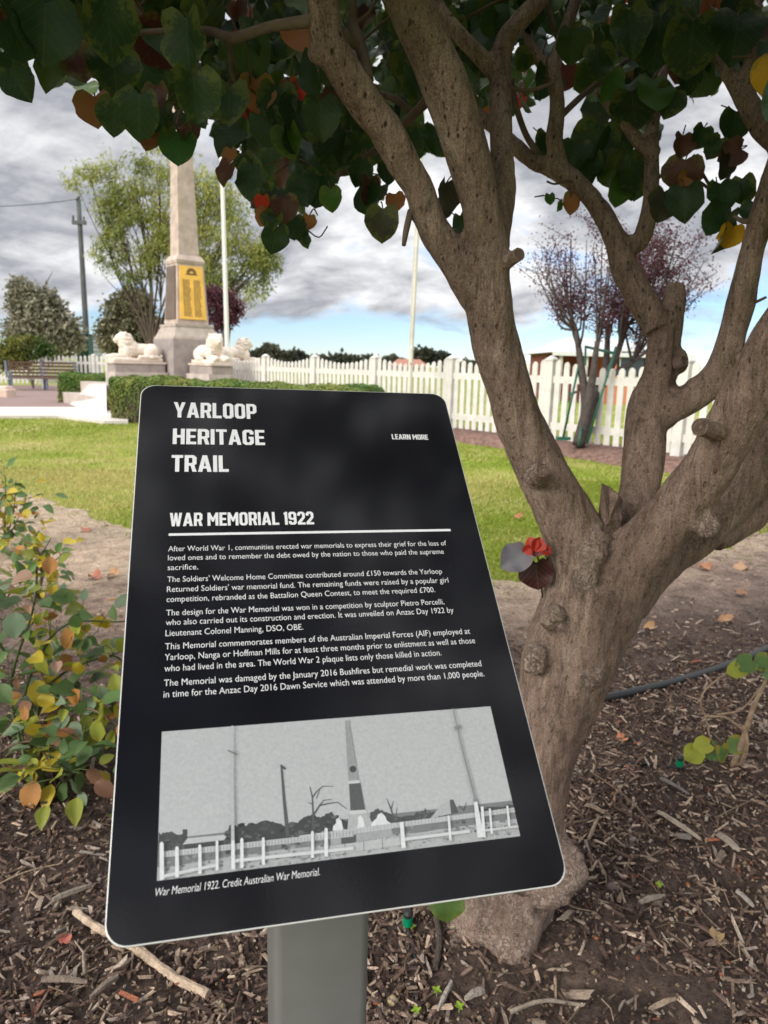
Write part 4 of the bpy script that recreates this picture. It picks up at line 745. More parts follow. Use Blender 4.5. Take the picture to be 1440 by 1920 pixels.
def heading(items, name):
    mb = MB()
    for s, u, v, wid, h in items:
        x = 0; sp = []
        for ch in s:
            if ch == ' ': x += 4.6; continue
            w, po, ho = GL[ch]; sp += [[(x + p[0], p[1]) for p in q] for q in po + ho]; x += w + 1.25
        x -= 1.25; c = bpy.data.curves.new('t', 'CURVE'); c.dimensions = '2D'; c.fill_mode = 'BOTH'
        for q in sp:
            S = c.splines.new('POLY'); S.points.add(len(q) - 1); S.use_cyclic_u = True
            for pt, (a, b) in zip(S.points, q): pt.co = (a, b, 0, 1)
        o = bpy.data.objects.new('t', c); COL.objects.link(o); bpy.context.view_layer.update()
        me = bpy.data.meshes.new_from_object(o.evaluated_get(bpy.context.evaluated_depsgraph_get()))
        mb.add([B3(u + p.co[0] * wid / x, v - p.co[1] * h / 18, .00025) for p in me.vertices], [tuple(q.vertices) for q in me.polygons])
        bpy.data.objects.remove(o); bpy.data.curves.remove(c); bpy.data.meshes.remove(me)
    return mb.build(name, WHITE, panel)
heading([('YARLOOP', .0302, .0408, .0760, .0192), ('HERITAGE', .0302, .0730, .0822, .0185), ('TRAIL', .0298, .1045, .0492, .0188)], 'title')
heading([('WAR MEMORIAL 1922', .0298, .1620, .1205, .0135)], 'heading'); heading([('LEARN MORE', .2350, .0636, .0368, .0066)], 'link_caption')
mb = MB(); mb.add([B3(u, v, .00025) for u, v in ((.0294, .1690), (.2730, .1690), (.2730, .1714), (.0294, .1714))], [(0, 3, 2, 1)]); mb.build('rule_line', WHITE, panel)

# printed historic photograph: flat layers of ink-grey shapes
ph = MB(); PH_U0, PH_V0, PH_U1, PH_V1 = .0290, .3338, .2722, .4275
def z7(x, y): return bd(280 + x / 3.789, 1300 + y / 3.789)
def z8(x, y): return bd(560 + x / 3.273, 1300 + y / 3.273)
lay_h = [.0002]
def ink(pts, g, fn=None, up=True):
    if up: lay_h[0] += .00001
    uv = [fn(*p) for p in pts] if fn else pts
    uv = [(min(max(u, PH_U0), PH_U1), min(max(v, PH_V0), PH_V1)) for u, v in uv]
    A = sum(uv[i][0] * uv[(i + 1) % len(uv)][1] - uv[(i + 1) % len(uv)][0] * uv[i][1] for i in range(len(uv)))
    if A > 0: uv = uv[::-1]
    ph.add([B3(u, v, lay_h[0]) for u, v in uv], [tuple(range(len(uv)))], np.array((g * .97, g, g * 1.04)) * .84)
def line(pts, w0, w1, g, fn):
    uv = np.array([fn(*p) for p in pts]); k = len(uv); ws = np.linspace(w0, w1, k) * (.5 if w0 > 2.5 and g > .5 else 1) / 2000
    T = np.gradient(uv, axis=0); T /= np.linalg.norm(T, axis=1, keepdims=True) + 1e-9; Nn = np.stack([-T[:, 1], T[:, 0]], -1)
    lay_h[0] += .00001
    for i in range(k - 1): ink([tuple(uv[i] + Nn[i] * ws[i]), tuple(uv[i + 1] + Nn[i + 1] * ws[i + 1]), tuple(uv[i + 1] - Nn[i + 1] * ws[i + 1]), tuple(uv[i] - Nn[i] * ws[i])], g, None, False)
def ragged(pts, amp=.0005, n=5):
    o = []
    for i in range(len(pts) - 1):
        for t in np.linspace(0, 1, n, endpoint=False): o.append((pts[i][0] + (pts[i + 1][0] - pts[i][0]) * t + amp * rng.standard_normal() * .5, pts[i][1] + (pts[i + 1][1] - pts[i][1]) * t + amp * rng.standard_normal()))
    return o + [pts[-1]]
G8 = 8
ink([(PH_U0, PH_V0), (PH_U1, PH_V0), (PH_U1, .4080), (PH_U0, .4080)], .40, None, False)
ink([(PH_U0, .4036), (PH_U1, .4036), (PH_U1, PH_V1), (PH_U0, PH_V1)], .17)                      # field
ink([(PH_U0, .4200)] + [(PH_U0 + (PH_U1 - PH_U0) * t, .4196 - .0035 * t + .0004 * rng.standard_normal()) for t in np.linspace(0, 1, 30)] + [(PH_U1, PH_V1), (PH_U0, PH_V1)], .36)   # path in front
def treeline(pts, base, g, fn): uv = [fn(*p) for p in pts]; bs = [fn(*p) for p in base]; ink(ragged(uv) + bs, g)
treeline([(60, 1000), (130, 985), (228, 1000)], [(232, 1115), (58, 1115)], .065, z7)
treeline([(530, 1010), (570, 930), (620, 945), (720, 925), (830, 908), (900, 915), (960, 942), (1030, 935), (1080, 885), (1150, 868), (1225, 885), (1250, 850), (1290, 850), (1320, 890), (1400, 900), (1440, 900)], [(1440, 1000), (960, 1035), (530, 1075)], .052, z7)
treeline([(430, 735), (480, 712), (530, 730), (600, 765), (700, 745), (770, 712), (830, 730), (900, 740), (1000, 740)], [(1000, 760), (600, 810), (430, 820)], .07, z8)
treeline([(1090, 705), (1150, 700), (1310, 685)], [(1320, 720), (1100, 740)], .07, z8)
ink([(228, 970), (262, 966), (262, 1040), (228, 1075)], .06, z7); ink([(232, 1075), (525, 1042), (525, 1085), (236, 1112)], .06, z7); ink([(262, 1032), (548, 1004), (522, 1044), (228, 1076)], .42, z7)
ink([(800, 770), (880, 672), (930, 662), (950, 735)], .36, z8); ink([(920, 655), (942, 652), (958, 690), (975, 735), (928, 740)], .08, z8)
def speck(n_, poly_fn, gl, gh, r0, r1):
    for _ in range(n_):
        u, v = poly_fn(); r = r0 + (r1 - r0) * rng.random(); k = 5; a0 = rng.random() * 6; lay_h[0] += .0000002
        ink([(u + r * math.cos(a0 + 6.283 * q / k) * (1 + .5 * rng.random()), v + r * .7 * math.sin(a0 + 6.283 * q / k)) for q in range(k)], gl + (gh - gl) * rng.random(), None, False)
def along(fn, pts, dv):
    def f():
        t = rng.random() * (len(pts) - 1); i = min(int(t), len(pts) - 2); t -= i; u, v = fn(pts[i][0] * (1 - t) + pts[i + 1][0] * t, pts[i][1] * (1 - t) + pts[i + 1][1] * t); return u, v + dv * rng.random()
    return f
speck(120, along(z7, [(530, 1010), (570, 935), (720, 928), (830, 915), (960, 948), (1080, 890), (1225, 890), (1290, 860), (1430, 905)], .014), .03, .12, .0006, .0020)
speck(26, along(z7, [(60, 1000), (225, 1000)], .010), .04, .12, .0006, .0018)
speck(60, along(z8, [(440, 730), (530, 735), (620, 770), (760, 722), (900, 745), (1000, 745)], .006), .05, .16, .0005, .0014)
speck(150, along(z7, [(60, 1130), (1440, 1010)], .020), .12, .27, .0004, .0016)
speck(150, along(z8, [(0, 860), (1320, 720)], .016), .12, .27, .0004, .0016)
speck(160, along(z7, [(60, 1320), (1440, 1130)], .006), .28, .42, .0003, .0010)
speck(90, along(z8, [(640, 925), (1330, 840)], .006), .28, .42, .0003, .0010)
speck(70, along(z8, [(175, 900), (570, 850)], .008), .2, .5, .0004, .0013)
# bare trees
for p, a, b in (([(1155, 985), (1156, 860), (1150, 735), (1133, 665)], 1.5, .5), ([(1150, 745), (1180, 700), (1225, 662), (1300, 662)], .9, .4), ([(1180, 750), (1205, 680)], .6, .3), ([(1160, 865), (1200, 800), (1260, 785), (1330, 775), (1395, 825)], 1.2, .4), ([(1205, 795), (1230, 762), (1290, 755)], .8, .4), ([(1150, 790), (1120, 775)], .7, .3)): line(p, a, b, .09, z7)
for p, a, b in (([(585, 790), (560, 715), (535, 650)], 1.4, .4), ([(560, 715), (575, 660)], .8, .3), ([(585, 770), (597, 700)], .7, .3), ([(975, 690), (1005, 720)], .8, .6), ([(1005, 720), (1022, 672)], .8, .3)): line(p, a, b, .09, z8)
line([(932, 520), (950, 760), (975, 1020)], 1.3, 2.6, .085, z7); line([(925, 512), (962, 540)], 1.5, 1.5, .085, z7)
# obelisk of the print
ink([(280, 170), (306, 167), (366, 548), (300, 555)], .26, z8); ink([(327 + 21 * math.cos(a), 467 + 21 * math.sin(a)) for a in np.linspace(0, 6.28, 15)[:-1]], .06, z8)
ink([(298, 540), (368, 534), (372, 552), (299, 558)], .46, z8); ink([(303, 558), (372, 552), (400, 716), (311, 722)], .085, z8); ink([(306, 722), (404, 716), (412, 738), (306, 745)], .48, z8); ink([(300, 745), (418, 736), (440, 790), (430, 840), (290, 850)], .36, z8)
for q in ([(200, 845), (205, 815), (222, 800), (222, 775), (240, 765), (255, 785), (268, 845)], [(345, 838), (358, 800), (355, 765), (372, 750), (390, 775), (400, 835)], [(432, 825), (440, 795), (470, 770), (480, 745), (500, 735), (522, 755), (535, 785), (560, 800), (555, 830)]): ink(q, .58, z8)
ink([(180, 880), (560, 820), (575, 880), (190, 935)], .30, z8); ink([(250, 882), (345, 870), (345, 915), (255, 930)], .08, z8)
ink([(160, 940), (610, 885), (640, 930), (160, 1000)], .40, z8)
for xq in (275, 390, 505): line([(xq, 925 - (xq - 275) * .12), (xq + 2, 985 - (xq - 275) * .13)], .5, .5, .15, z8)
# rails, posts, poles
line([(70, 1150), (700, 1080), (1440, 1000)], 3.4, 3.4, .44, z7); line([(0, 892), (620, 808), (1325, 716)], 3.4, 3.2, .46, z8)
for t in np.linspace(0, 1, 60): line([(85 + 1350 * t, 1132 - 148 * t), (85 + 1350 * t, 1165 - 148 * t)], .35, .35, .24, z7)
for t in np.linspace(0, 1, 55): line([(180 + 1130 * t, 852 - 148 * t), (181 + 1130 * t, 880 - 148 * t)], .3, .3, .26, z8)
line([(90, 1305), (480, 1222)], 2.0, 2.0, .5, z7); line([(600, 1195), (1440, 1105)], 2.0, 2.0, .52, z7); line([(640, 900), (1040, 850)], 2.0, 2.0, .52, z8); line([(1100, 850), (1335, 820)], 1.6, 1.6, .45, z8)
for x, a, b, w in ((80, 1075, 1345, 5), (188, 1105, 1312, 4.4), (350, 1090, 1288, 4), (472, 1060, 1262, 3.3), (648, 1045, 1245, 4), (800, 1040, 1222, 3.8), (1148, 995, 1175, 3.8), (1245, 975, 1165, 4.6)):
    line([(x, a), (x, b)], w, w * 1.05, .60, z7); ink([(x + 2.5 * w * math.cos(q), a - 2 + 2.5 * w * math.sin(q)) for q in np.linspace(0, 6.28, 11)[:-1]], .62, z7)
for x, a, b, w in ((625, 795, 955, 5.4), (912, 755, 905, 3.4), (1118, 700, 890, 4.2), (1165, 712, 868, 3), (1272, 695, 822, 3)): line([(x - 4, a), (x + 8, b)], w, w * 1.05, .60, z8)
line([(584, 235), (581, 640), (584, 1050)], .9, 2.2, .40, z7); line([(584, 1050), (586, 1258)], 4.2, 5, .60, z7); line([(550, 412), (618, 442)], 1, 1, .16, z7)
line([(936, 88), (1000, 370), (1075, 665)], .9, 1.5, .22, z8); line([(1072, 660), (1105, 890)], 2.4, 5, .58, z8); line([(950, 222), (985, 205)], 2.6, 2, .2, z8); line([(1062, 665), (1085, 660)], 2, 2, .2, z8)
pr = ph.build('printed_photograph', mat('photo_print', attr=True, rough=.28, spec=.25, var=.09, vscale=420), panel)
# bracket and post
METAL = mat('post_grey', (.15, .15, .148), .45, .45, metal=.1, var=.06, vscale=30)
top = float(mid[2]) - .05; HW = .0405; b = .008
def rounded(h, bb): 
    o = []
    for cx_, cy_, a0 in ((h - bb, h - bb, 0), (-h + bb, h - bb, 90), (-h + bb, -h + bb, 180), (h - bb, -h + bb, 270)):
        for k in range(5): an = R(a0 + 22.5 * k); o.append((cx_ + bb * math.cos(an), cy_ + bb * math.sin(an)))
    return o
rp = rounded(HW, b); mb = MB(); n = len(rp)
def plane_z(p): return float(SO[2] - ((p - SO)[:2] @ sn[:2]) / sn[2]) - .012
lo = [post_c + PU * x + PV * y for x, y in rp]; hi_ = [p + np.array((0, 0, plane_z(p))) for p in lo]
mb.add(lo + hi_, [tuple(range(n))[::-1], tuple(range(n, 2 * n))] + [(i, (i + 1) % n, n + (i + 1) % n, n + i) for i in range(n)])
pst = mb.build('post', METAL, SIGN, smooth=False)
for pl in pst.data.polygons: pl.use_smooth = len(pl.vertices) == 4
pst.data.set_sharp_from_angle(angle=R(30))
mb = MB(); o_ = B3(SW / 2, SH * .52, -.0041); Mx = np.stack([su, -sv, sn], 1); mb.box((-.06, -.085, -.0065), (.06, .085, 0), M3=Mx, o=o_, bev=.004); br = mb.build('bracket', METAL, SIGN)
for a in (-.048, .048):
    for c in (-.07, .07):
        s3 = MB(); s3.tube([o_ + su * a + sv * c - sn * .0066, o_ + su * a + sv * c - sn * .011], .005, 6); s3.build('bolt', METAL, br)

# ================================================================== BED PLANTS, IRRIGATION
RLEAF = leaf_mat('rose_leaf', (.50, .34, .02), rough=.5, tr=.3, amt=1.0); STEM = mat('rose_stem', attr=True, rough=.7, var=.3, vscale=40)
RC = dict(g=(.095, .17, .05), b=(.16, .23, .14), y=(.46, .36, .03), yg=(.27, .30, .04), o=(.42, .19, .05), br=(.24, .12, .07), p=(.40, .24, .17))
def bush(loc, label, canes, nl, size, weights, spread=.06, seed=1, name='rose_bush', group='rose bushes in the bed'):
    t = thing(name, label, 'rose bush', loc, group); s = MB(); l = MB(); ks = list(weights); pw = np.array([weights[k] for k in ks], float); pw /= pw.sum(); P_ = []; T_ = []
    for c in canes:
        S = spline(c, 6); s.tube(S, np.linspace(.0055, .0022, len(S)), 7, (.07, .10, .035) if rng.random() < .6 else (.13, .09, .06))
        for q in range(int(nl / len(canes))):
            k = int(len(S) * (.3 + .7 * rng.random() ** .7)) - 1; p = S[k] + spread * rng.standard_normal(3) * np.array((1, 1, .6)); p[2] = max(p[2], .02); P_.append(p); T_.append(p - S[k])
            if rng.random() < .35: s.tube([S[k], (S[k] + p) / 2 + .004 * rng.standard_normal(3), p], .0011, 5, (.10, .13, .04))
    P_ = np.array(P_); T_ = np.array(T_) + .04 * rng.standard_normal(P_.shape) + np.array((0, 0, -.01)); n = len(P_); nn = np.stack([.5 * rng.standard_normal(n), .5 * rng.standard_normal(n) - .35, np.ones(n)], -1)
    cols_ = np.array([RC[k] for k in ks])[rng.choice(len(ks), n, p=pw)] * (.75 + .5 * rng.random((n, 1)))
    place_leaves(l, P_, T_, nn, size * (.6 + .7 * rng.random(n)), cols_, EV, EF, fold=.35, curl=.35)
    s.build('stem', STEM, t, smooth=True); l.build('foliage', RLEAF, t, smooth=True); return t
def G3(px, py, Y): return at(px, py, Y)
b0 = ground(70, 1500)
cn = [[b0 + (0, .05, 0), at(60, 1300, 1.95), at(150, 1290, 1.9), at(245, 1335, 1.85)], [b0, at(40, 1330, 1.9), at(110, 1180, 1.95), at(235, 1165, 1.95)], [b0, at(20, 1300, 1.9), at(60, 1150, 1.95), at(70, 1080, 2.0)], [b0, at(90, 1340, 1.85), at(170, 1330, 1.8), at(250, 1380, 1.78)], [b0 + (-.1, 0, 0), at(-20, 1330, 1.85), at(-30, 1200, 1.85), at(20, 1110, 1.9)], [b0, at(60, 1400, 1.8), at(120, 1440, 1.7), at(150, 1450, 1.68)], [b0, at(80, 1300, 1.95), at(200, 1230, 2.0), at(250, 1260, 2.0)], [b0, at(0, 1420, 1.8), at(60, 1390, 1.75), at(100, 1440, 1.72)]]
bush(b0, 'large low rose bush with green, yellow and brown leaves left of the sign', cn, 380, .060, dict(g=5, b=3, y=2, yg=4, o=1, br=.9, p=.8), .062)
b1 = ground(70, 1130); bush(b1, 'small yellowing rose bush standing on the sandy soil behind the large one', [[b1, at(78, 1070, b1[1]), at(70, 1030, b1[1]), at(40, 1010, b1[1])], [b1, at(85, 1070, b1[1]), at(110, 1045, b1[1])], [b1, at(70, 1060, b1[1]), at(95, 1010, b1[1])]], 95, .055, dict(g=4, yg=3, y=2, o=.5), .055)
b2 = ground(5, 1035); bush(b2, 'rose bush at the left edge near the lawn with dark green leaves', [[b2, at(10, 985, b2[1]), at(-10, 930, b2[1])], [b2, at(25, 960, b2[1]), at(30, 900, b2[1])], [b2, at(-20, 960, b2[1]), at(-30, 880, b2[1])], [b2, at(20, 1000, b2[1]), at(40, 960, b2[1])], [b2, at(10, 960, b2[1]), at(10, 890, b2[1])]], 190, .06, dict(g=5, yg=2, y=1.2, o=.3), .085)
# pruned rose at the right edge
b3 = ground(1372, 1445); t = thing('pruned_rose', 'bare pale pruned rose stems with a few fresh green leaves by the hose', 'plant', b3); s = MB(); l = MB()
for c, r in (([b3, at(1395, 1380, b3[1] - .02), at(1415, 1320, b3[1] - .02), at(1440, 1270, b3[1])], .009), ([b3 + (.02, 0, 0), at(1400, 1400, b3[1] - .05), at(1395, 1360, b3[1] - .05)], .0075), ([at(1398, 1372, b3[1]), at(1360, 1345, b3[1]), at(1322, 1340, b3[1]), at(1318, 1300, b3[1]), at(1370, 1255, b3[1] + .03)], .004), ([at(1322, 1340, b3[1]), at(1335, 1390, b3[1]), at(1362, 1420, b3[1])], .003), ([at(1345, 1340, b3[1]), at(1390, 1330, b3[1]), at(1425, 1290, b3[1])], .003), ([b3, at(1340, 1412, b3[1]), at(1300, 1405, b3[1] - .02)], .002)):
    S = spline(c, 6); s.tube(S, np.linspace(r, r * .6, len(S)), 8, (.36, .255, .17), jit=.12)
for a, b, k in ((1410, 1240, 'g'), (1440, 1235, 'g'), (1395, 1252, 'yg'), (1432, 1262, 'g'), (1330, 1395, 'yg'), (1345, 1402, 'g'), (1310, 1408, 'yg'), (1388, 1388, 'g'), (1352, 1400, 'g'), (1460, 1250, 'g')):
    p = at(a, b, b3[1] + .02 * rng.standard_normal()); place_leaves(l, [p], [CR * rng.standard_normal() - CU * .3], [(.3, -.6, .8)], .05, [np.array(RC[k]) * 1.25], HV, HF, wav=.1)
s.build('stem', WOOD, t, smooth=True); l.build('foliage', RLEAF, t, smooth=True)
# hose and drip lines
BLK = mat('black_poly_pipe', (.022, .023, .025), .5, .35); GRN = mat('green_plastic', (.0, .19, .085), .35, .5)
S = spline([lay(1060, 1338, .018), lay(1115, 1322, .018), lay(1200, 1305, .012), lay(1300, 1276, .012), lay(1390, 1245, .012), lay(1480, 1205, .012)], 8); mb = MB(); mb.tube(S, .0145, 14); tag(mb.build('irrigation_hose', BLK, smooth=True), 'thick black irrigation hose lying across the mulch right of the trunk', 'hose')
def dripper(a, pts, lab):
    p = lay(*a, .005); t = thing('drip_emitter', lab, 'dripper', p, 'drip emitters in the mulch'); k = MB(); k.tube([p, p + (0, 0, .026)], .0042, 8); k.build('spike', BLK, t, smooth=True)
    k = MB(); k.tube([p + (0, 0, .018), p + (0, 0, .036)], .0100, 12); k.build('ring', GRN, t, smooth=False); k = MB(); k.tube([p + (0, 0, .0362), p + (0, 0, .044), p + (0, 0, .050)], [.0085, .0098, .006], 12); k.build('cap', BLK, t)
    S = spline([lay(*q, .006) for q in pts] + [p + (0, 0, .012)], 7); k = MB(); k.tube(S, .0036, 8); k.build('feed_tube', BLK, t, smooth=True)
dripper((1272, 1452), [(1080, 1440), (1130, 1450), (1190, 1438), (1240, 1440)], 'green ringed drip emitter on black tube right of the trunk')
dripper((763, 1768), [(755, 1930), (775, 1880), (782, 1840), (775, 1800)], 'green ringed drip emitter beside the sign post')
# seedlings and fallen leaves
for i, (a, b, lab) in enumerate(((770, 1768, 'tiny lime green seedling beside the emitter by the post'), (818, 1880, 'little green seedling among grey chips at the bottom'), (860, 1910, 'pale green seedling at the bottom edge'), (1235, 1668, 'tiny green sprout on dark mulch right of the stone'), (215, 1642, 'small green sprout left of the sign'), (780, 1912, 'tiny two leaved sprout right of the post'))):
    p = lay(a, b, .004); t = thing('seedling', lab, 'seedling', p, 'seedlings in the mulch'); l = MB(); s = MB(); s.tube([p, p + (0, 0, .014)], .001, 5, (.2, .3, .06))
    for q in range(4): an = q * 1.57 + i; place_leaves(l, [p + (0, 0, .013)], [(math.cos(an), math.sin(an), .35)], [(0, 0, 1)], .010, [(.30, .46, .04)], EV, EF)
    s.build('stem', STEM, t); l.build('leaf', RLEAF, t, smooth=True)
DRY = leaf_mat('dry_leaf', (.45, .25, .1), rough=.7, tr=.1, amt=.5)
FL = [(1170, 1388, .030, (.55, .23, .12), 'curled salmon orange leaf on the mulch under the hose'), (1225, 1182, .05, (.42, .25, .13), 'dry tan leaf on the brown soil behind the trunk'), (1370, 1170, .06, (.40, .22, .12), 'dry brown leaf at the edge of the sandy strip'), (1330, 1072, .07, (.43, .20, .10), 'orange brown leaf lying by the lawn edge at right'), (1395, 1070, .07, (.46, .27, .15), 'pale tan leaf beside the orange brown leaf'), (1425, 978, .07, (.5, .3, .15), 'tan leaf on the grass at the right edge'), (975, 972, .06, (.33, .13, .06), 'rust brown leaf on the grass left of the trunk'), (175, 1085, .06, (.40, .14, .09), 'reddish leaf on the sandy soil left of the sign'), (207, 1082, .05, (.45, .25, .12), 'orange leaf on the sand close to the sign'), (155, 998, .06, (.35, .13, .09), 'dark red leaf by the lawn edge at left'), (48, 1440, .035, (.62, .27, .14), 'bright orange petal leaf under the rose bush'), (25, 1437, .035, (.38, .2, .12), 'dull brown leaf under the rose bush'), (118, 1430, .075, (.34, .2, .12), 'large crinkled brown leaf under the rose bush'), (70, 1405, .07, (.38, .22, .13), 'large pale brown leaf hanging low in the rose bush'), (120, 1775, .022, (.45, .13, .1), 'small red leaf on the mulch at lower left'), (1395, 1120, .05, (.3, .16, .09), 'dark brown leaf on soil at the right'), (1340, 1765, .025, (.35, .24, .12), 'tan leaf scrap near the right edge'), (1060, 1620, .03, (.4, .3, .19), 'curled bark coloured leaf at the tree foot'), (1250, 1090, .06, (.37, .2, .11), 'brown leaf right of the trunk by the sand')]
for a, b, s_z, c, lab in FL:
    p = ground(a, b, .02); e = float(bed_edge(np.array([p[0]]), np.array([p[1]]))[0]); p[2] = (float(bed_z(np.array([p[0]]), np.array([p[1]]))[0]) if e > 0 else .012) + .014; l = MB(); an = rng.random() * 6.28
    place_leaves(l, [p], [(math.cos(an), math.sin(an), .1)], [(.2 * rng.standard_normal(), -.3, 1)], s_z, [c], HV, HF, fold=.5, curl=.6, wav=.14); tag(l.build('fallen_leaf', DRY, smooth=True), lab, 'leaf', 'fallen leaves')

# ================================================================== FENCES
PVC = mat('white_fence_paint', (.60, .575, .535), .55, .3, var=.16, vscale=5)
def fence(A, Bp, nb, h, label, sp=.152, scal=.11, z0=.16, pw=.088, post_w=.125, post_h=None, skip_end=False):
    A, Bp = np.array(A, float), np.array(Bp, float); d = Bp - A; Ln = np.linalg.norm(d); d /= Ln; nrm = np.array((-d[1], d[0])); t = thing('picket_fence', label, 'fence', (A[0], A[1], 0), 'white picket fences'); bl = Ln / nb
    M3 = np.array([[d[0], nrm[0], 0], [d[1], nrm[1], 0], [0, 0, 1]]); post_h = post_h or h + .03; proto = None
    for i in range(nb + 1):
        if proto is None:
            m_ = MB(); w = post_w / 2; m_.box((-w, -w, 0), (w, w, post_h - .05), M3=M3, o=(*A, 0)); m_.box((-w - .012, -w - .012, post_h - .05), (w + .012, w + .012, post_h - .03), M3=M3, o=(*A, 0)); m_.frus((w + .004, w + .004, post_h - .03), (.015, .015, post_h + .015), M3=M3, o=(*A, 0)); proto = m_.build('post', PVC, t); continue
        c = proto.copy(); COL.objects.link(c); c.parent = t; c.location = Vector((d[0] * bl * i, d[1] * bl * i, 0))
    pp = None
    for i in range(nb):
        if pp is None:
            m_ = MB(); n = int((bl - post_w) / sp); a0 = post_w / 2
            for zr, hh in ((.30, .10), (h - .34, .10)): m_.box((a0 - .01, -.02, zr), (bl - a0 + .01, .02, zr + hh), M3=M3, o=(*A, 0))
            for k in range(n):
                x = a0 + (bl - 2 * a0) * (k + .5) / n; hh = h - scal * math.sin(math.pi * (k + .5) / n); w = pw / 2
                pl = [(x - w, z0), (x + w, z0), (x + w, hh - .05), (x + w * .6, hh - .012), (x, hh), (x - w * .6, hh - .012), (x - w, hh - .05)]
                m_.prism(pl, .02, O=np.array((A[0], A[1], 0)) - M3[:, 1] * .0225, A=M3[:, 0], B=(0, 0, 1))
            pp = m_.build('picket_panel', PVC, t); continue
        c = pp.copy(); COL.objects.link(c); c.parent = t; c.location = Vector((d[0] * bl * i, d[1] * bl * i, 0))
FD = np.array((.634, -.774)); F0 = np.array((1.07, 12.1))
fence(F0 - FD * 10.2, F0 + FD * 10.2, 10, 1.30, 'long white picket fence with scalloped top running along the lawn to the right', sp=.142, scal=.115, pw=.090)
FE = F0 - FD * 10.35
fence((-21.0, 28.2), (-7.0, 26.9), 7, 1.27, 'white picket fence far behind the bench and hedge', scal=.05, sp=.16)
# raised mulch strip along the fence
MS = mat('mulch_strip', (.17, .105, .085), .95, .1, var=.5, vscale=14, bump=1.0, bscale=30); mb = MB(); k = 60; fn_ = np.array((-FD[1], FD[0])); V = []
for i in range(k):
    c = F0 + FD * (-6 + 17 * i / (k - 1)); wj = .15 * vnoise(np.array([[i * .45, 0, 0]]))[0]
    for o_, z in ((-.62 + wj, -.02), (-.45 + wj * .5, .08), (-.2, .11), (.4, .12), (.9, -.02)): q = c + fn_ * (o_ if True else 0); V.append((q[0], q[1], z + .02 * rng.random()))
f = [(i * 5 + j, i * 5 + j + 1, i * 5 + 6 + j, i * 5 + 5 + j) for i in range(k - 1) for j in range(4)]; mb.add(V, f); tag(mb.build('fence_bed', MS, smooth=True), kind='structure')

# ================================================================== WAR MEMORIAL
e1 = np.array((.777, .629, 0)); en = np.array((.629, -.777, 0)); MC = np.array((at(352, 676, 18.0)[0], 18.0, 0)); M3m = np.stack([e1, -en, (0, 0, 1)], 1)
GRA = mat('memorial_granite', attr=True, rough=.75, spec=.25, var=.22, vscale=5, bump=.25, bscale=40)
MEM = thing('war_memorial', 'tall grey granite obelisk with gold name tablet behind the hedge', 'memorial', MC)
def zpx(y, x=345, Y=18.0): return at(x, y, Y)[2]
def mpart(name, fr, c=(.33, .29, .26), parent=MEM, mtl=None, bev=0):
    m_ = MB()
    for a, b in fr: m_.frus(a, b, c, M3m, (MC[0], MC[1], 0))
    return m_.build(name, mtl or GRA, parent)
PK = (.44, .35, .30); GY = (.31, .275, .25)
zc0, zc1, zt0, zs0, zb0 = zpx(484), zpx(497), zpx(608), zpx(637), zpx(705)
mpart('step', [((2.35, 2.35, 0), (2.35, 2.35, .30)), ((2.0, 2.0, .30), (2.0, 2.0, .58))], (.42, .36, .32))
mpart('base_block', [((.64, .64, .58), (.61, .61, zs0))], (.27, .235, .22))
sl = mpart('sloped_base', [((.60, .60, zs0), (.59, .59, zs0 + .06)), ((.57, .57, zs0 + .06), (.47, .47, zt0 - .08)), ((.485, .485, zt0 - .08), (.485, .485, zt0 - .02))], (.37, .315, .27))
die = mpart('die', [((.395, .395, zt0 - .02), (.33, .33, zc1))], PK)
mpart('collar', [((.345, .345, zc1), (.36, .36, zc1 + .07)), ((.36, .36, zc1 + .07), (.29, .29, zc0 + .03))], PK)
ztop = zpx(95); sh_ = mpart('shaft', [((.252, .252, zc0 + .03), (.14, .14, ztop - .3)), ((.14, .14, ztop - .3), (.01, .01, ztop))], PK)
# tablets: gold in front, dark bronze at the side; both lean with the die
def tablet(dirv, side, hw, c, name, mtl):
    m_ = MB(); z0, z1 = zt0 + .10, zc1 - .06
    def pt(x, z, d): r = .395 + (.33 - .395) * (z - zt0) / (zc1 - zt0); return MC + dirv * (r + d) + side * x + np.array((0, 0, z))
    k = hw * .84; q = [pt(-hw, z0, .0), pt(hw, z0, .0), pt(k, z1, .0), pt(-k, z1, .0), pt(-hw, z0, .025), pt(hw, z0, .025), pt(k, z1, .025), pt(-k, z1, .025)]
    m_.add(q, [(0, 1, 5, 4), (1, 2, 6, 5), (2, 3, 7, 6), (3, 0, 4, 7), (4, 5, 6, 7)], c); return m_.build(name, mtl, MEM), pt, z0, z1
GOLD = mat('gold_plate', (.80, .47, .085), .45, .5, metal=.0, var=.15, vscale=4); BRZ = mat('bronze', (.12, .085, .065), .5, .5, metal=.0, var=.2, vscale=4)
tb, pt, z0, z1 = tablet(en, e1, .335, (.62, .36, .06), 'name_tablet', GOLD); tb['label'] = 'gold name tablet on the front face'
m_ = MB(); INK = mat('tablet_lettering', (.10, .06, .03), .6)
for cc_ in (-.14, .13):
    for r_ in range(26):
        z = z0 + .07 + (z1 - z0 - .40) * (1 - r_ / 25); x = cc_ - .09
        while x < cc_ + .07:
            w = .02 + .045 * rng.random(); s = np.array((w, 0)); m_.add([pt(x, z, .027), pt(x + w, z, .027), pt(x + w, z + .018, .027), pt(x, z + .018, .027)], [(0, 1, 2, 3)]); x += w + .012
zc_ = z1 - .16
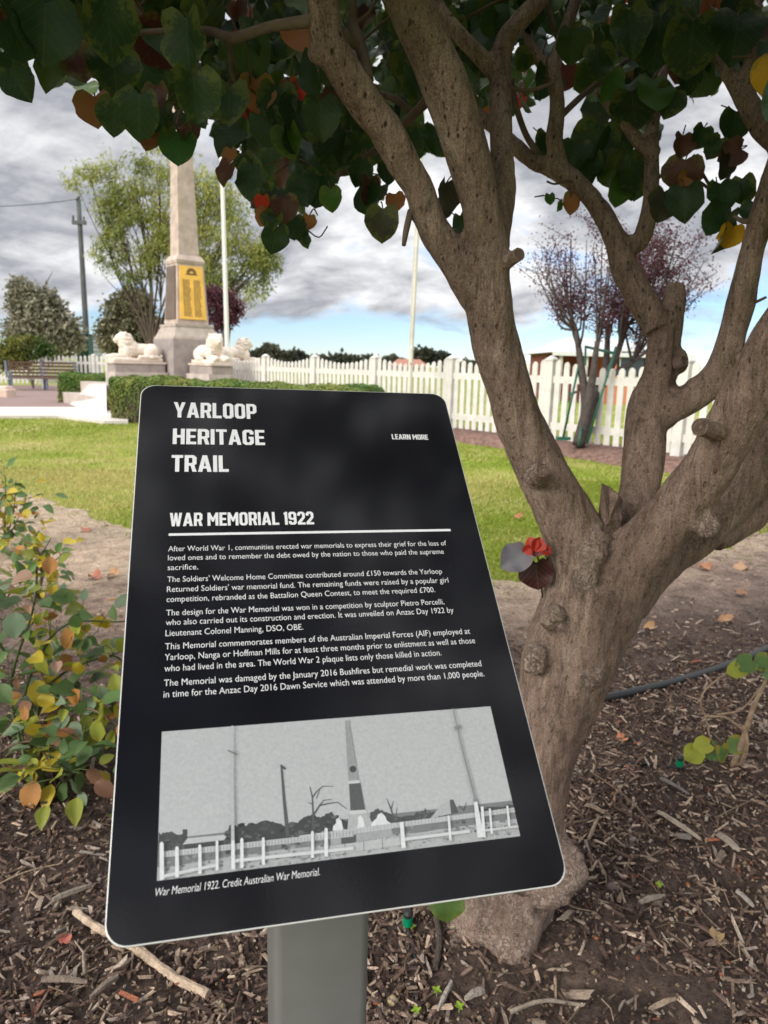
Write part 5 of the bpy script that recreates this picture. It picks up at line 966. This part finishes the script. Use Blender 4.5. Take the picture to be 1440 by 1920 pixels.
for k in range(9):      # rising rays over a scroll
    a = math.pi * (k + .5) / 9; m_.add([pt(math.cos(a - .14) * .05, zc_ + math.sin(a - .14) * .05, .0275), pt(math.cos(a - .15) * .125, zc_ + math.sin(a - .15) * .12, .0275), pt(math.cos(a + .15) * .125, zc_ + math.sin(a + .15) * .12, .0275), pt(math.cos(a + .14) * .05, zc_ + math.sin(a + .14) * .05, .0275)], [(0, 1, 2, 3)])
m_.add([pt(-.16, zc_ - .04, .0275), pt(.16, zc_ - .04, .0275), pt(.12, zc_ - .005, .0275), pt(-.12, zc_ - .005, .0275)], [(0, 1, 2, 3)]); m_.build('lettering', INK, tb)
tb2, _, _, _ = tablet(-e1, en, .30, (.12, .09, .07), 'side_tablet', BRZ); tb2['label'] = 'dark bronze tablet on the left face'
# lions on their pedestals
LST = mat('pale_sandstone', (.70, .60, .51), .85, .15, var=.14, vscale=6, bump=.2, bscale=50)
def lion_mesh():
    m_ = MB()
    def E_(o, r, a=0, b=0): m_.ell(o, r, (1, 1, 1), 18, 12, np.array(Matrix.Rotation(a, 3, 'Y') @ Matrix.Rotation(b, 3, 'Z')))
    # x forward, z up; plinth slab then reclining lion with raised head
    m_.box((-.56, -.21, 0), (.60, .21, .075))
    E_((-.12, 0, .24), (.42, .165, .155)); E_((-.36, 0, .235), (.20, .185, .165)); E_((.14, 0, .28), (.22, .175, .2), -.5)
    E_((.24, 0, .43), (.185, .175, .20)); E_((.27, 0, .50), (.16, .165, .135)); E_((.20, 0, .32), (.17, .165, .20))          # mane
    E_((.36, 0, .485), (.115, .098, .105)); E_((.455, 0, .452), (.062, .060, .052)); E_((.50, 0, .462), (.024, .034, .020)); E_((.44, 0, .408), (.050, .046, .028))  # face, muzzle, nose, chin
    for s in (-1, 1):
        E_((.42, s * .045, .52), (.04, .03, .022)); E_((.27, s * .125, .60), (.035, .03, .035)); E_((.43, s * .112, .115), (.20, .056, .055)); E_((.595, s * .115, .105), (.062, .062, .048)); E_((.25, s * .13, .19), (.10, .07, .14), .3)
        E_((-.30, s * .165, .19), (.17, .07, .13)); E_((-.18, s * .19, .105), (.17, .05, .05)); E_((-.03, s * .195, .10), (.06, .055, .045))
    m_.tube(spline([(-.52, 0, .2), (-.58, .08, .13), (-.5, .19, .11), (-.32, .235, .10)], 5), .028, 8); E_((-.3, .235, .10), (.055, .035, .035))
    return m_
lm = lion_mesh().build('lion_raw', LST); md = lm.modifiers.new('r', 'REMESH'); md.mode = 'VOXEL'; md.voxel_size = .0125; ms_ = lm.modifiers.new('s', 'SMOOTH'); ms_.iterations = 2
bpy.context.view_layer.update(); lme = bpy.data.meshes.new_from_object(lm.evaluated_get(bpy.context.evaluated_depsgraph_get())); bpy.data.objects.remove(lm)
n = len(lme.vertices); v = np.empty(n * 3, np.float32); lme.vertices.foreach_get('co', v); v = v.reshape(-1, 3).astype(float); nn_ = np.empty(n * 3, np.float32); lme.vertices.foreach_get('normal', nn_); nn_ = nn_.reshape(-1, 3)
mane = np.clip(1.2 - np.linalg.norm((v - (.2, 0, .42)) / (.24, .22, .26), axis=1), 0, 1) * (v[:, 0] < .36); v += nn_ * (.022 * mane * np.sin(v[:, 2] * 70 + 6 * vnoise(v * 9)) )[:, None]
lme.vertices.foreach_set('co', v.astype(np.float32).ravel()); lme.polygons.foreach_set('use_smooth', np.ones(len(lme.polygons), bool)); lme.materials.clear(); lme.materials.append(LST); lme.name = 'lion_statue'
zl = 1.10
for dv, lab in ((-e1, 'pale stone lion statue in profile, lying left of the obelisk'), (en, 'pale stone lion statue facing front before the obelisk'), (e1, 'pale stone lion statue turned away at the right of the obelisk')):
    c = MC + dv * 1.28; a = math.atan2(dv[1], dv[0]); Rz = np.array(Matrix.Rotation(a, 3, 'Z'))
    m_ = MB(); m_.box((-.62, -.34, .58), (.62, .34, .86), (.42, .36, .32), Rz, (c[0], c[1], 0)); m_.box((-.60, -.27, .86), (.60, .27, zl - .05), (.30, .255, .235), Rz, (c[0], c[1], 0), .02); m_.box((-.63, -.29, zl - .05), (.63, .29, zl), (.50, .41, .35), Rz, (c[0], c[1], 0), .015); m_.build('pedestal', GRA, MEM)
    o = bpy.data.objects.new('lion_statue', lme); COL.objects.link(o); o.location = (c[0], c[1], zl + .001); o.rotation_euler = (0, 0, a); o.scale = (1.0, 1.1, 1.06); tag(o, lab, 'lion statue', 'lion statues of the memorial')

# ================================================================== HEDGES, PAVING, RAMP, BENCH, BLOCK
HL = mat('hedge_leaf', attr=True, rough=.6, spec=.2, transl=.2)
def hedge(A, Bp, wd, h, label, n=26000):
    A, Bp = np.array(A, float), np.array(Bp, float); d = Bp - A; Ln = np.linalg.norm(d); d /= Ln; s = np.array((-d[1], d[0]))
    t = thing('clipped_hedge', label, 'hedge', (A[0], A[1], 0), 'clipped hedges of the memorial'); c = MB(); c.box((.05, .06, .02), (Ln - .05, wd - .06, h - .07), (.05, .045, .03), np.array([[d[0], s[0], 0], [d[1], s[1], 0], [0, 0, 1]]), (A[0], A[1], 0), .12); c.build('twiggy_core', mat('hedge_core', (.05, .045, .028), .95, .05, var=.4, vscale=20), t)
    u = rng.random(n); w = rng.random((n, 3)); p = np.empty((n, 3))
    tp = u < .32; fr = (u >= .32) & (u < .70); bk = (u >= .70) & (u < .78); e0 = u >= .78
    p[:, 0] = w[:, 0] * Ln; p[:, 1] = w[:, 1] * wd; p[:, 2] = w[:, 2] * h
    p[tp, 2] = h; p[fr, 1] = 0; p[bk, 1] = wd; p[e0, 0] = np.where(rng.random(e0.sum()) < .7, 0, Ln)
    r_ = .16; cc = np.stack([np.clip(p[:, 0], r_, Ln - r_), np.clip(p[:, 1], r_, wd - r_), np.clip(p[:, 2], -1, h - r_)], -1); dl = p - cc; ln = np.linalg.norm(dl, axis=1, keepdims=True); q = cc + dl / np.maximum(ln, 1e-6) * r_
    out_ = dl / np.maximum(ln, 1e-6); P = np.stack([A[0] + d[0] * q[:, 0] + s[0] * q[:, 1], A[1] + d[1] * q[:, 0] + s[1] * q[:, 1], q[:, 2]], -1); O = np.stack([d[0] * out_[:, 0] + s[0] * out_[:, 1], d[1] * out_[:, 0] + s[1] * out_[:, 1], out_[:, 2]], -1)
    P += O * (.05 * fbm(P, 2.2, 3, 9) - .05 * rng.random(n))[:, None]; bare = fbm(P, 1.6, 3, 44) + np.clip(1 - P[:, 2] / h, 0, 1) * .9
    keep = (rng.random(n) > np.clip(bare - .35, 0, .8) * (O[:, 2] < .5)) & (P[:, 2] > .01); P, O = P[keep], O[keep]; n = len(P)
    tang = rng.standard_normal((n, 3)); tang -= O * (tang * O).sum(1, keepdims=True); tang /= np.linalg.norm(tang, axis=1, keepdims=True); T2 = np.cross(O, tang); O2 = O + .6 * rng.standard_normal((n, 3)); T2 = np.cross(O2, tang); T2 /= np.linalg.norm(T2, axis=1, keepdims=True)
    z_ = .016 + .014 * rng.random((n, 1)); V = np.stack([P - tang * z_, P + T2 * z_ * .6, P + tang * z_, P - T2 * z_ * .6], 1).reshape(-1, 3)
    k = np.clip(.5 + fbm(P, 2.5, 3, 6) * .6, 0, 1)[:, None]; col = np.array((.075, .15, .028)) * (1 - k) + np.array((.19, .21, .05)) * k; lowd = np.clip(1 - P[:, 2:3] / h * 1.6, 0, 1) * (rng.random((n, 1)) < .5); col = col * (1 - lowd) + np.array((.17, .12, .07)) * lowd; col = col * (.7 + .6 * rng.random((n, 1)))
    m_ = MB(); m_.add(V, np.arange(4 * n).reshape(-1, 4).tolist(), col); m_.build('foliage', HL, t)
hA = ground(200, 789); hB = np.array((-.35, 10.55)); hedge(hA[:2], hB, .75, .84, 'long clipped green hedge behind the sign in front of the memorial', 34000)
h2 = ground(106, 757); h2b = ground(143, 757); hedge(h2[:2], h2[:2] + np.array((2.6, .1)), .9, .80, 'short clipped hedge left of the pale ramp', 14000)
PAV = bpy.data.materials.new('brick_paving'); PAV.use_nodes = True; t_ = PAV.node_tree; bk_ = N(t_, 'ShaderNodeTexBrick', Scale=4.5); bk_.inputs['Color1'].default_value = (.24, .155, .135, 1); bk_.inputs['Color2'].default_value = (.19, .125, .115, 1); bk_.inputs['Mortar'].default_value = (.15, .12, .11, 1); bk_.inputs['Mortar Size'].default_value = .012
tcn_ = N(t_, 'ShaderNodeTexCoord'); L(t_, tcn_, 'Object', bk_, 'Vector'); L(t_, bk_, 0, t_.nodes['Principled BSDF'], 'Base Color'); t_.nodes['Principled BSDF'].inputs['Roughness'].default_value = .9
CON = mat('pale_concrete', (.56, .51, .47), .9, .15, var=.1, vscale=3, bump=.2, bscale=40)
def gpts(l, z): return [np.array((*ground(a, b, z)[:2], z)) for a, b in l]
def slab(l, z, m, name, th=.05):
    P = gpts(l, z); mb = MB(); n = len(P); mb.add(P + [p - np.array((0, 0, th)) for p in P], [tuple(range(n)), tuple(range(2 * n - 1, n - 1, -1))] + [(i, (i + 1) % n, n + (i + 1) % n, n + i)[::-1] for i in range(n)]); return tag(mb.build(name, m), kind='structure')
slab([(-400, 764), (150, 764), (240, 757), (240, 722), (-400, 722)], .03, PAV, 'paved_court')
slab([(-400, 779), (110, 779), (195, 789), (240, 789), (240, 760), (150, 763), (-400, 763)], .06, CON, 'concrete_path', .08)
# sloping ramp up to the memorial step
r0, r1 = ground(131, 758, .03), ground(200, 779, .03); r2, r3 = at(199, 720, 16.6), at(168, 719, 17.2); mb = MB(); mb.add([r0, r1, r2, r3] + [np.array((p[0], p[1], -.05)) for p in (r0, r1, r2, r3)], [(0, 1, 2, 3), (0, 4, 5, 1), (1, 5, 6, 2), (2, 6, 7, 3), (3, 7, 4, 0)]); tag(mb.build('ramp', CON), kind='structure')
# bench
bl, brr = ground(18, 733), ground(150, 733); BE = thing('park_bench', 'brown slatted bench with blue grey end frames left of the hedge', 'bench', bl); bd_ = (brr - bl); Lb = np.linalg.norm(bd_); bd_ /= Lb; bs = np.array((-bd_[1], bd_[0], 0)); Mb = np.stack([bd_, bs, (0, 0, 1)], 1)
SLT = mat('bench_slat', (.13, .075, .055), .7, .3, var=.3, vscale=6); BFR = mat('bench_frame', (.14, .16, .22), .5, .4)
m_ = MB()
for k in range(5): m_.box((.02, .10 + .03 * k, .46 + .115 * k), (Lb - .02, .135 + .03 * k, .535 + .115 * k), M3=Mb, o=bl)
m_.build('backrest', SLT, BE); m_ = MB()
for k in range(4): m_.box((.02, -.38 + .115 * k, .42), (Lb - .02, -.285 + .115 * k, .455), M3=Mb, o=bl)
m_.build('seat', SLT, BE)
for x in (0, Lb / 2 - .03, Lb - .06):
    m_ = MB(); m_.box((x, .08, 0), (x + .06, .16, .46), M3=Mb, o=bl); m_.prism([(.09, .44), (.17, .44), (.30, 1.02), (.23, 1.02)], .06, O=bl + bd_ * x, A=bs, B=(0, 0, 1)); m_.box((x, -.40, 0), (x + .06, -.33, .42), M3=Mb, o=bl); m_.box((x, -.40, .385), (x + .06, .10, .42), M3=Mb, o=bl)
    if x != Lb / 2 - .03: m_.box((x, -.40, .62), (x + .06, .16, .66), M3=Mb, o=bl); m_.box((x, -.40, .42), (x + .06, -.35, .62), M3=Mb, o=bl)
    m_.build('end_frame', BFR, BE)
bk0 = ground(4, 746); m_ = MB(); m_.box((-.55, -.2, 0), (.27, .3, .26), (.58, .44, .36), o=bk0, bev=.04); m_.box((-.50, -.15, .26), (.22, .25, .33), (.60, .46, .38), o=bk0, bev=.04); tag(m_.build('stone_block', mat('pink_stone', attr=True, rough=.85, var=.12, vscale=5)), 'low pinkish stone block on the paving at the left edge', 'stone block')
# flagpoles, power pole
FP = mat('white_pole', (.74, .73, .70), .45, .4); FP2 = mat('cream_pole', (.60, .57, .50), .55, .3, var=.15, vscale=4)
def flagpole(b, top_px, Y, r0, r1, label, m, cleat):
    base = at(*b, Y); base[2] = 0; top = at(*top_px, Y); t = thing('flagpole', label, 'flagpole', base, 'flagpoles'); k = MB(); S = np.linspace(base, top, 12); k.tube(S, np.linspace(r0, r1, 12), 14); k.build('pole', m, t, smooth=True)
    k = MB(); k.tube([top, top + (0, 0, .03)], r1 * 2, 12); k.ell(top + (0, 0, .09), (r1 * 2.2,) * 3); k.build('finial', m, t, smooth=True)
    k = MB(); c = base * (1 - cleat) + top * cleat; k.box((-.03, -r0 - .05, -.12), (.02, -r0 * .6, .12), o=c, bev=.01); k.build('cleat', m, t)
    k = MB(); k.tube([c + (-.035, -r0, 0), (c + top) / 2 + (-.04, -r0, 0), top + (-.03, -.01, 0)], .004, 5); k.build('halyard', m, t)
flagpole((428, 700), (405, -60), 20.5, .068, .045, 'white flagpole just right of the obelisk', FP, .09)
flagpole((766, 735), (797, 120), 11.6, .038, .030, 'cream weathered flagpole standing before the picket fence', FP2, .24)
pb = at(164, 660, 46); pb[2] = 0; pt_ = at(147, 373, 46); PP = thing('power_pole', 'dark wooden power pole with a single wire behind the bench', 'pole', pb); PMAT = mat('pole_wood', (.10, .105, .11), .85, .1, var=.25, vscale=2); k = MB(); k.tube(np.linspace(pb, pt_, 8), np.linspace(.19, .13, 8), 10); k.build('pole', PMAT, PP, smooth=True)
c = pb * .13 + pt_ * .87; k = MB(); k.box((-.42, -.2, -.1), (.42, .0, .12), o=c, bev=.02); k.tube([c + (-.35, -.1, .1), c + (-.35, -.1, .4)], .07, 8); k.tube([c + (.3, -.1, .1), c + (.3, -.1, .35)], .06, 8); k.build('crossarm', PMAT, PP)
k = MB(); k.tube([pt_ + (-.12, -.1, -.1), pt_ + (.12, -.1, .12)], .07, 6); k.build('insulator', PMAT, PP)
wl = at(-500, 320, 40); W_ = np.array([pt_ * (1 - s) + wl * s - np.array((0, 0, 4 * 1.0 * s * (1 - s))) for s in np.linspace(0, 1, 16)]); k = MB(); k.tube(W_, .022, 5); k.build('wire', PMAT, PP)
# sheds by the pole
k1 = MB(); o1 = at(154, 655, 44); o1[2] = 0; TS = thing('utility_cabinet', 'dark green metal cabinet at the foot of the power pole', 'cabinet', o1); w2 = .36 * 44 / 44; k1.box((-.38, 0, 0), (.38, .8, at(154, 628, 44)[2]), o=o1, bev=.03); k1.build('body', mat('cabinet_green', (.02, .075, .06), .5, .4, var=.2), TS); k1 = MB(); k1.box((-.42, -.05, at(154, 628, 44)[2]), (.42, .85, at(154, 628, 44)[2] + .07), o=o1); k1.build('lid', mat('cabinet_top', (.03, .09, .07), .5), TS)
o1 = at(178, 655, 47); o1[2] = 0; TK = thing('water_tank', 'pale grey corrugated water tank right of the power pole', 'tank', o1); hh = at(178, 630, 47)[2]; k1 = MB(); zs = np.linspace(0, hh, 40); k1.tube(np.stack([0 * zs + o1[0], 0 * zs + o1[1], zs], -1), .42 + .012 * np.sin(np.arange(40) * 1.57), 24); k1.build('body', mat('tank_zinc', (.42, .44, .46), .45, .5, metal=.3), TK); k1 = MB(); k1.tube([o1 + (0, 0, hh), o1 + (0, 0, hh + .1)], [.45, .05], 24); k1.build('roof', mat('tank_roof', (.40, .42, .44), .5), TK)

# ================================================================== BACKGROUND TREES
def blob_tree(name, label, cat, base_px, Y, blobs, n, leaf, c0, c1, trunk_r, bark=(.10, .08, .065), droop=0.0, aspect=2.2, limbs=True, group=None, thick=.55, gap=-.25, gs=None):
    b = at(*base_px, Y); b[2] = 0; t = thing(name, label, cat, b, group); k = F_PX / Y; tr_ = MB(); lf = MB(); B_ = []; tot = sum(r[2] * r[3] for r in blobs)
    fork = None
    for px_, py_, rx, ry, *dy in blobs:
        c = at(px_, py_, Y + (dy[0] if dy else 0)); rx_, rz_ = rx / k, ry / k
        if limbs:
            lowp = b + (c - b) * .12 * np.array((1, 1, 0)) + np.array((0, 0, max(.3, (c[2]) * .28))); mid_ = (lowp + c) / 2 + .12 * rx_ * rng.standard_normal(3) - np.array((0, 0, .1 * (c[2] - lowp[2])))
            S = spline([b, lowp, mid_, c], 6); tr_.tube(S, np.linspace(trunk_r, trunk_r * .22, len(S)) * (1 if len(B_) == 0 else .7), 8)
            for q in range(5): e = c + rng.standard_normal(3) * np.array((rx_, rx_ * thick, rz_)) * .6; tr_.tube(spline([S[-6], (S[-6] + e) / 2 + .06 * rx_ * rng.standard_normal(3), e], 4), np.linspace(trunk_r * .25, trunk_r * .06, 9), 5)
        m = int(n * rx * ry / tot); u = rng.standard_normal((m * 2, 3)); u /= np.linalg.norm(u, axis=1, keepdims=True); u *= (rng.random((m * 2, 1)) ** .42); p = c + u * np.array((rx_, rx_ * thick, rz_))
        p = p + .12 * rx_ * rng.standard_normal(p.shape); g = fbm(p, gs or 1.6 / max(rx_, .2), 3, int(px_)); p = p[g > gap][:m]; B_.append(p)
    P = np.concatenate(B_); P = P[P[:, 2] > .05]; n_ = len(P); a = rng.standard_normal((n_, 3)); a[:, 2] -= droop * 2; a /= np.linalg.norm(a, axis=1, keepdims=True); o = rng.standard_normal((n_, 3)) + np.array((0, 0, .8)); s = np.cross(a, o); s /= np.linalg.norm(s, axis=1, keepdims=True)
    z_ = leaf * (.6 + .8 * rng.random((n_, 1))); w = z_ / aspect; V = np.stack([P, P + a * z_ * .5 + s * w * .5, P + a * z_, P + a * z_ * .5 - s * w * .5], 1).reshape(-1, 3)
    q = np.clip(.5 + .55 * fbm(P, .9 / max(1.0, Y / 30), 3, 3) + .25 * rng.standard_normal(n_), 0, 1)[:, None]; col = (np.array(c0) * (1 - q) + np.array(c1) * q) * (.8 + .4 * rng.random((n_, 1)))
    lf.add(V, np.arange(4 * n_).reshape(-1, 4).tolist(), col)
    if not limbs: S = np.array([b, b + np.array((0, 0, at(*blobs[0][:2], Y)[2]))]); tr_.tube(S, [trunk_r, trunk_r * .5], 8)
    tr_.build('trunk', mat('far_bark', bark, .9, .1, var=.3, vscale=4), t, smooth=True); lf.build('crown', TLF, t); return t
TLF = mat('tree_leaf', attr=True, rough=.6, spec=.15, transl=.3)
blob_tree('feathery_tree', 'tall feathery light green tree spreading behind the obelisk', 'tree', (285, 640), 34, [(250, 330, 62, 42), (170, 335, 50, 26), (300, 300, 60, 30), (215, 390, 42, 40), (255, 430, 60, 50), (210, 470, 40, 38), (395, 360, 55, 45), (430, 420, 60, 50), (475, 480, 48, 40), (400, 480, 60, 48), (345, 420, 60, 70), (440, 520, 48, 26), (470, 555, 40, 22), (490, 500, 40, 40), (500, 455, 30, 34), (240, 510, 34, 22), (330, 360, 50, 45), (385, 540, 50, 36), (300, 480, 50, 50), (260, 380, 50, 44)], 36000, .21, (.15, .19, .05), (.39, .39, .11), .115, (.085, .065, .05), .55, 4.5, gap=.0)
blob_tree('bushy_tree', 'grey green dense tree at the far left behind the bench', 'tree', (80, 660), 42, [(45, 560, 32, 38), (75, 600, 48, 50), (100, 620, 50, 42), (50, 625, 42, 34), (120, 640, 40, 28), (85, 570, 30, 30)], 15000, .26, (.17, .165, .12), (.34, .31, .23), .22, (.09, .07, .06), .1, 1.8, gap=-.45)
blob_tree('dark_shrub_tree', 'dark olive bushy tree between the power pole and the obelisk', 'tree', (240, 660), 36, [(240, 600, 48, 44), (215, 625, 34, 34), (270, 620, 36, 44), (250, 570, 34, 30), (230, 640, 44, 24)], 13000, .22, (.13, .13, .08), (.30, .27, .17), .15, (.08, .06, .05), .1, 1.8, gap=-.4)
blob_tree('purple_plum_tree', 'small purple leaved plum tree right of the obelisk tablet', 'tree', (412, 665), 27, [(415, 575, 34, 32), (400, 560, 22, 22), (435, 580, 22, 26), (418, 600, 26, 20)], 4200, .13, (.09, .035, .05), (.20, .085, .10), .06, (.07, .05, .05), .1, 1.8, gap=-.35)
blob_tree('leafy_shrub', 'leafy green shrub with yellow flowers along the fence behind the bench', 'shrub', (60, 690), 26.2, [(20, 655, 30, 26), (60, 650, 26, 22), (85, 660, 22, 18), (10, 675, 26, 24), (45, 672, 26, 18)], 4200, .12, (.05, .10, .025), (.20, .19, .04), .03, (.1, .08, .06), .2, 2.0)
DT = [(450, 668, 24, 9), (505, 662, 22, 14), (480, 669, 20, 8), (548, 670, 26, 10), (640, 676, 34, 6), (690, 678, 30, 5), (735, 680, 26, 5), (795, 668, 22, 12), (828, 672, 16, 8), (590, 676, 26, 5), (880, 688, 30, 6)]
DTL = ['far dark tree nearest the memorial lions', 'far round topped dark tree, tallest above the fence left', 'far low tree left of the round topped one', 'far bushy tree above a dip of the fence', 'long low far tree above the fence centre', 'flat far tree line piece left of the second flagpole', 'flat low tree just left of the cream flagpole', 'far domed tree just right of the cream flagpole', 'small far tree beside the domed tree', 'low far scrub between the bushy and the long tree', 'low far scrub behind the hibiscus limb']
for (a, b, rx, ry), lab in zip(DT, DTL):
    blob_tree('distant_tree', lab, 'tree', (a, 690), 120, [(a - rx * .4, b + 3, rx * .6, ry * .8), (a + rx * .35, b + 2, rx * .6, ry * .8), (a, b, rx * .6, ry)], 1500, .85, (.045, .055, .04), (.10, .10, .07), .3, (.09, .08, .07), 0, 1.4, limbs=False, group='distant trees beyond the fence', gap=-.8)
# far buildings
k1 = MB(); FH = thing('farmhouse', 'far low house with a rusty red roof beyond the fence', 'house', at(765, 690, 110) * np.array((1, 1, 0))); a_, b_2 = at(735, 684, 110), at(800, 684, 110); k1.box((a_[0], 110, 0), (b_2[0], 116, a_[2] - .2), (.4, .3, .26)); k1.build('wall', mat('far_wall', (.42, .33, .28), .9), FH)
zr = at(765, 673, 110)[2]; k1 = MB(); x0, x1, ze = a_[0] - .5, b_2[0] + .5, a_[2] - .2; k1.add([(x0, 109.4, ze), (x1, 109.4, ze), (x1 - 1.4, 113, zr), (x0 + 1.4, 113, zr), (x0, 116.6, ze), (x1, 116.6, ze)], [(0, 1, 2, 3), (5, 4, 3, 2), (0, 3, 4), (1, 5, 2), (0, 4, 5, 1)]); k1.build('roof', mat('rusty_roof', (.30, .13, .09), .7, var=.2), FH)
HB = thing('brick_house', 'orange brick house with pale metal roof beyond the fence', 'house', at(1150, 700, 26) * np.array((1, 1, 0))); BRK = bpy.data.materials.new('orange_brick'); BRK.use_nodes = True; t_ = BRK.node_tree; bk_ = N(t_, 'ShaderNodeTexBrick', Scale=4.0); bk_.inputs['Color1'].default_value = (.62, .17, .06, 1); bk_.inputs['Color2'].default_value = (.50, .14, .05, 1); bk_.inputs['Mortar'].default_value = (.40, .30, .24, 1); mpb = N(t_, 'ShaderNodeMapping'); mpb.inputs['Rotation'].default_value = (R(90), 0, 0); tcn_ = N(t_, 'ShaderNodeTexCoord'); L(t_, tcn_, 'Object', mpb, 0); L(t_, mpb, 0, bk_, 'Vector'); L(t_, bk_, 0, t_.nodes['Principled BSDF'], 'Base Color')
xl, xm, xr = at(1045, 690, 26)[0], at(1140, 690, 26)[0], at(1275, 690, 26)[0]; ze = at(1150, 663, 26)[2]; zr = at(1150, 646, 26)[2]
k1 = MB(); k1.box((xm, 25.75, 0), (xr, 31, ze)); k1.build('wall', BRK, HB); k1 = MB(); k1.box((xl, 27.6, 0), (xm - .004, 31, ze - .004), (.2, .06, .05)); k1.build('wall', mat('maroon_wall', (.19, .055, .05), .8, var=.2), HB)
k1 = MB(); x0, x1 = xl - .3, xr + .3; k1.add([(x0, 25.6, ze), (x1, 25.6, ze), (x1 - 2, 28.5, zr + .3), (x0 + 1.1, 28.5, zr + .3), (x0, 31.6, ze), (x1, 31.6, ze)], [(0, 1, 2, 3), (5, 4, 3, 2), (0, 3, 4), (1, 5, 2), (0, 4, 5, 1)]); k1.build('roof', mat('pale_iron_roof', (.52, .53, .54), .5, .4, metal=.2), HB)
k1 = MB(); k1.box((x0, 25.52, ze - .12), (x1, 25.598, ze + .02)); k1.build('gutter', mat('gutter', (.6, .6, .6), .5), HB)
for xp in (xl, (xl + xm) / 2): k1 = MB(); k1.box((xp, 25.7, 0), (xp + .1, 25.8, ze - .004)); k1.build('verandah_post', PVC, HB)
for wx in (.3, .62): k1 = MB(); c = xm + (xr - xm) * wx; k1.box((c - .5, 25.70, .9), (c + .5, 25.748, 1.9)); wf = k1.build('window', PVC, HB); k1 = MB(); k1.box((c - .43, 25.68, .97), (c + .43, 25.698, 1.83)); k1.build('pane', mat('pane', (.03, .04, .05), .1, .6), wf)
# red leaved crepe myrtle with its green guard in front of the fence
Yt = 9.75; b = at(1088, 832, Yt); RT = thing('red_leaved_tree', 'sparse many stemmed small tree with purple leaves before the fence', 'tree', b); tr_ = MB(); lf = MB(); ends = []
main = [[(1085, 835), (1108, 770), (1135, 715), (1185, 680)], [(1085, 835), (1100, 770), (1112, 700), (1120, 640)], [(1085, 835), (1105, 760), (1150, 680), (1175, 610)], [(1085, 835), (1098, 770), (1090, 690), (1080, 620)], [(1085, 835), (1110, 760), (1135, 690), (1140, 600)]]
DZ = [.1, -.1, .15, -.05, .2]
for m_, dz in zip(main, DZ):
    S = spline([at(a, q, Yt + dz * i) for i, (a, q) in enumerate(m_)], 6); tr_.tube(S, np.linspace(.085, .032, len(S)), 8, jit=.1); ends.append(S[-1]); ends.append(S[-4])
TG = [(1010, 500), (1030, 520), (1045, 480), (1060, 470), (1080, 500), (1100, 450), (1115, 480), (1130, 430), (1150, 450), (1170, 430), (1190, 450), (1210, 440), (1230, 425), (1250, 430), (1270, 435), (1290, 450), (1300, 470), (1320, 490), (1345, 510), (1330, 530), (1180, 480), (1205, 500), (1240, 480), (1265, 470), (1285, 500), (1140, 500), (1090, 530), (1060, 540), (1040, 560), (1290, 540), (1240, 450), (1220, 470), (1025, 490), (1000, 500), (1310, 510), (1275, 620), (1255, 455), (1200, 425), (1160, 470), (1070, 450)]
for i, g in enumerate(TG):
    e = at(*g, Yt + .8 * rng.standard_normal() * .5); dd = [np.linalg.norm((q - e)[[0]]) + .3 * rng.random() for q in ends]; s0 = ends[int(np.argmin(dd))]; m1 = s0 * .6 + e * .4 + np.array((0, 0, -.12)) + .05 * rng.standard_normal(3); S = spline([s0, m1, e], 7); tr_.tube(S, np.linspace(.021, .005, len(S)), 6)
    for q in range(6):
        p0 = S[rng.integers(5, len(S))]; p1 = p0 + np.array((.25 * rng.standard_normal(), .25 * rng.standard_normal(), .18 + .2 * rng.random())); tr_.tube([p0, (p0 + p1) / 2 + .02 * rng.standard_normal(3), p1], [.005, .004, .002], 4)
        dens = 130 if 1120 < g[0] < 1300 and g[1] < 490 else 45
        for r_ in range(dens):
            p = p0 + (p1 - p0) * rng.random() + .05 * rng.standard_normal(3); a = rng.standard_normal(3); a /= np.linalg.norm(a); s = np.cross(a, rng.standard_normal(3)); s /= np.linalg.norm(s); z_ = .020 + .022 * rng.random(); lf.add([p, p + a * z_ * .5 + s * z_ * .3, p + a * z_, p + a * z_ * .5 - s * z_ * .3], [(0, 1, 2, 3)], np.array(((.085, .028, .042), (.06, .022, .032), (.12, .04, .05))[rng.integers(3)]))
tr_.build('trunk', mat('grey_bark', (.085, .07, .066), .9, .1, var=.3, vscale=20), RT, smooth=True); lf.build('crown', TLF, RT)
TGd = thing('tree_guard', 'dark green steel stake frame around the purple leaved tree', 'tree guard', at(1090, 835, 9.6) * np.array((1, 1, 0)) + np.array((0, 0, .1))); GS = mat('green_steel', (.012, .085, .055), .45, .4)
for a, q, Yg in (((1056, 820), (1088, 672), 9.55), ((1095, 835), (1098, 648), 10.2), ((1100, 832), (1155, 650), 9.5), ((1085, 835), (1090, 800), 9.5)):
    k1 = MB(); k1.tube([at(*a, Yg), at(*q, Yg + .1)], .016, 8); k1.build('stake', GS, TGd, smooth=True)
k1 = MB(); k1.tube([at(1098, 650, 10.2), at(1150, 662, 9.6)], .02, 8); k1.build('crossbar', GS, TGd); k1 = MB(); k1.tube([at(1068, 740, 9.6), at(1080, 735, 9.9)], .02, 8); k1.build('crossbar', GS, TGd); k1 = MB(); k1.box((-.09, -.05, -.02), (.09, .05, .02), o=at(1056, 822, 9.55)); k1.build('foot_plate', GS, TGd)
b4 = ground(903, 812); bush(b4, 'tiny yellow green plant at the foot of the picket fence', [[b4 + (0, 0, .05), b4 + (.05, 0, .18)], [b4 + (0, 0, .05), b4 + (-.08, 0, .15)], [b4 + (0, 0, .05), b4 + (.02, .05, .2)]], 60, .06, dict(yg=4, y=2, g=1), .05, name='fence_plant', group=None)
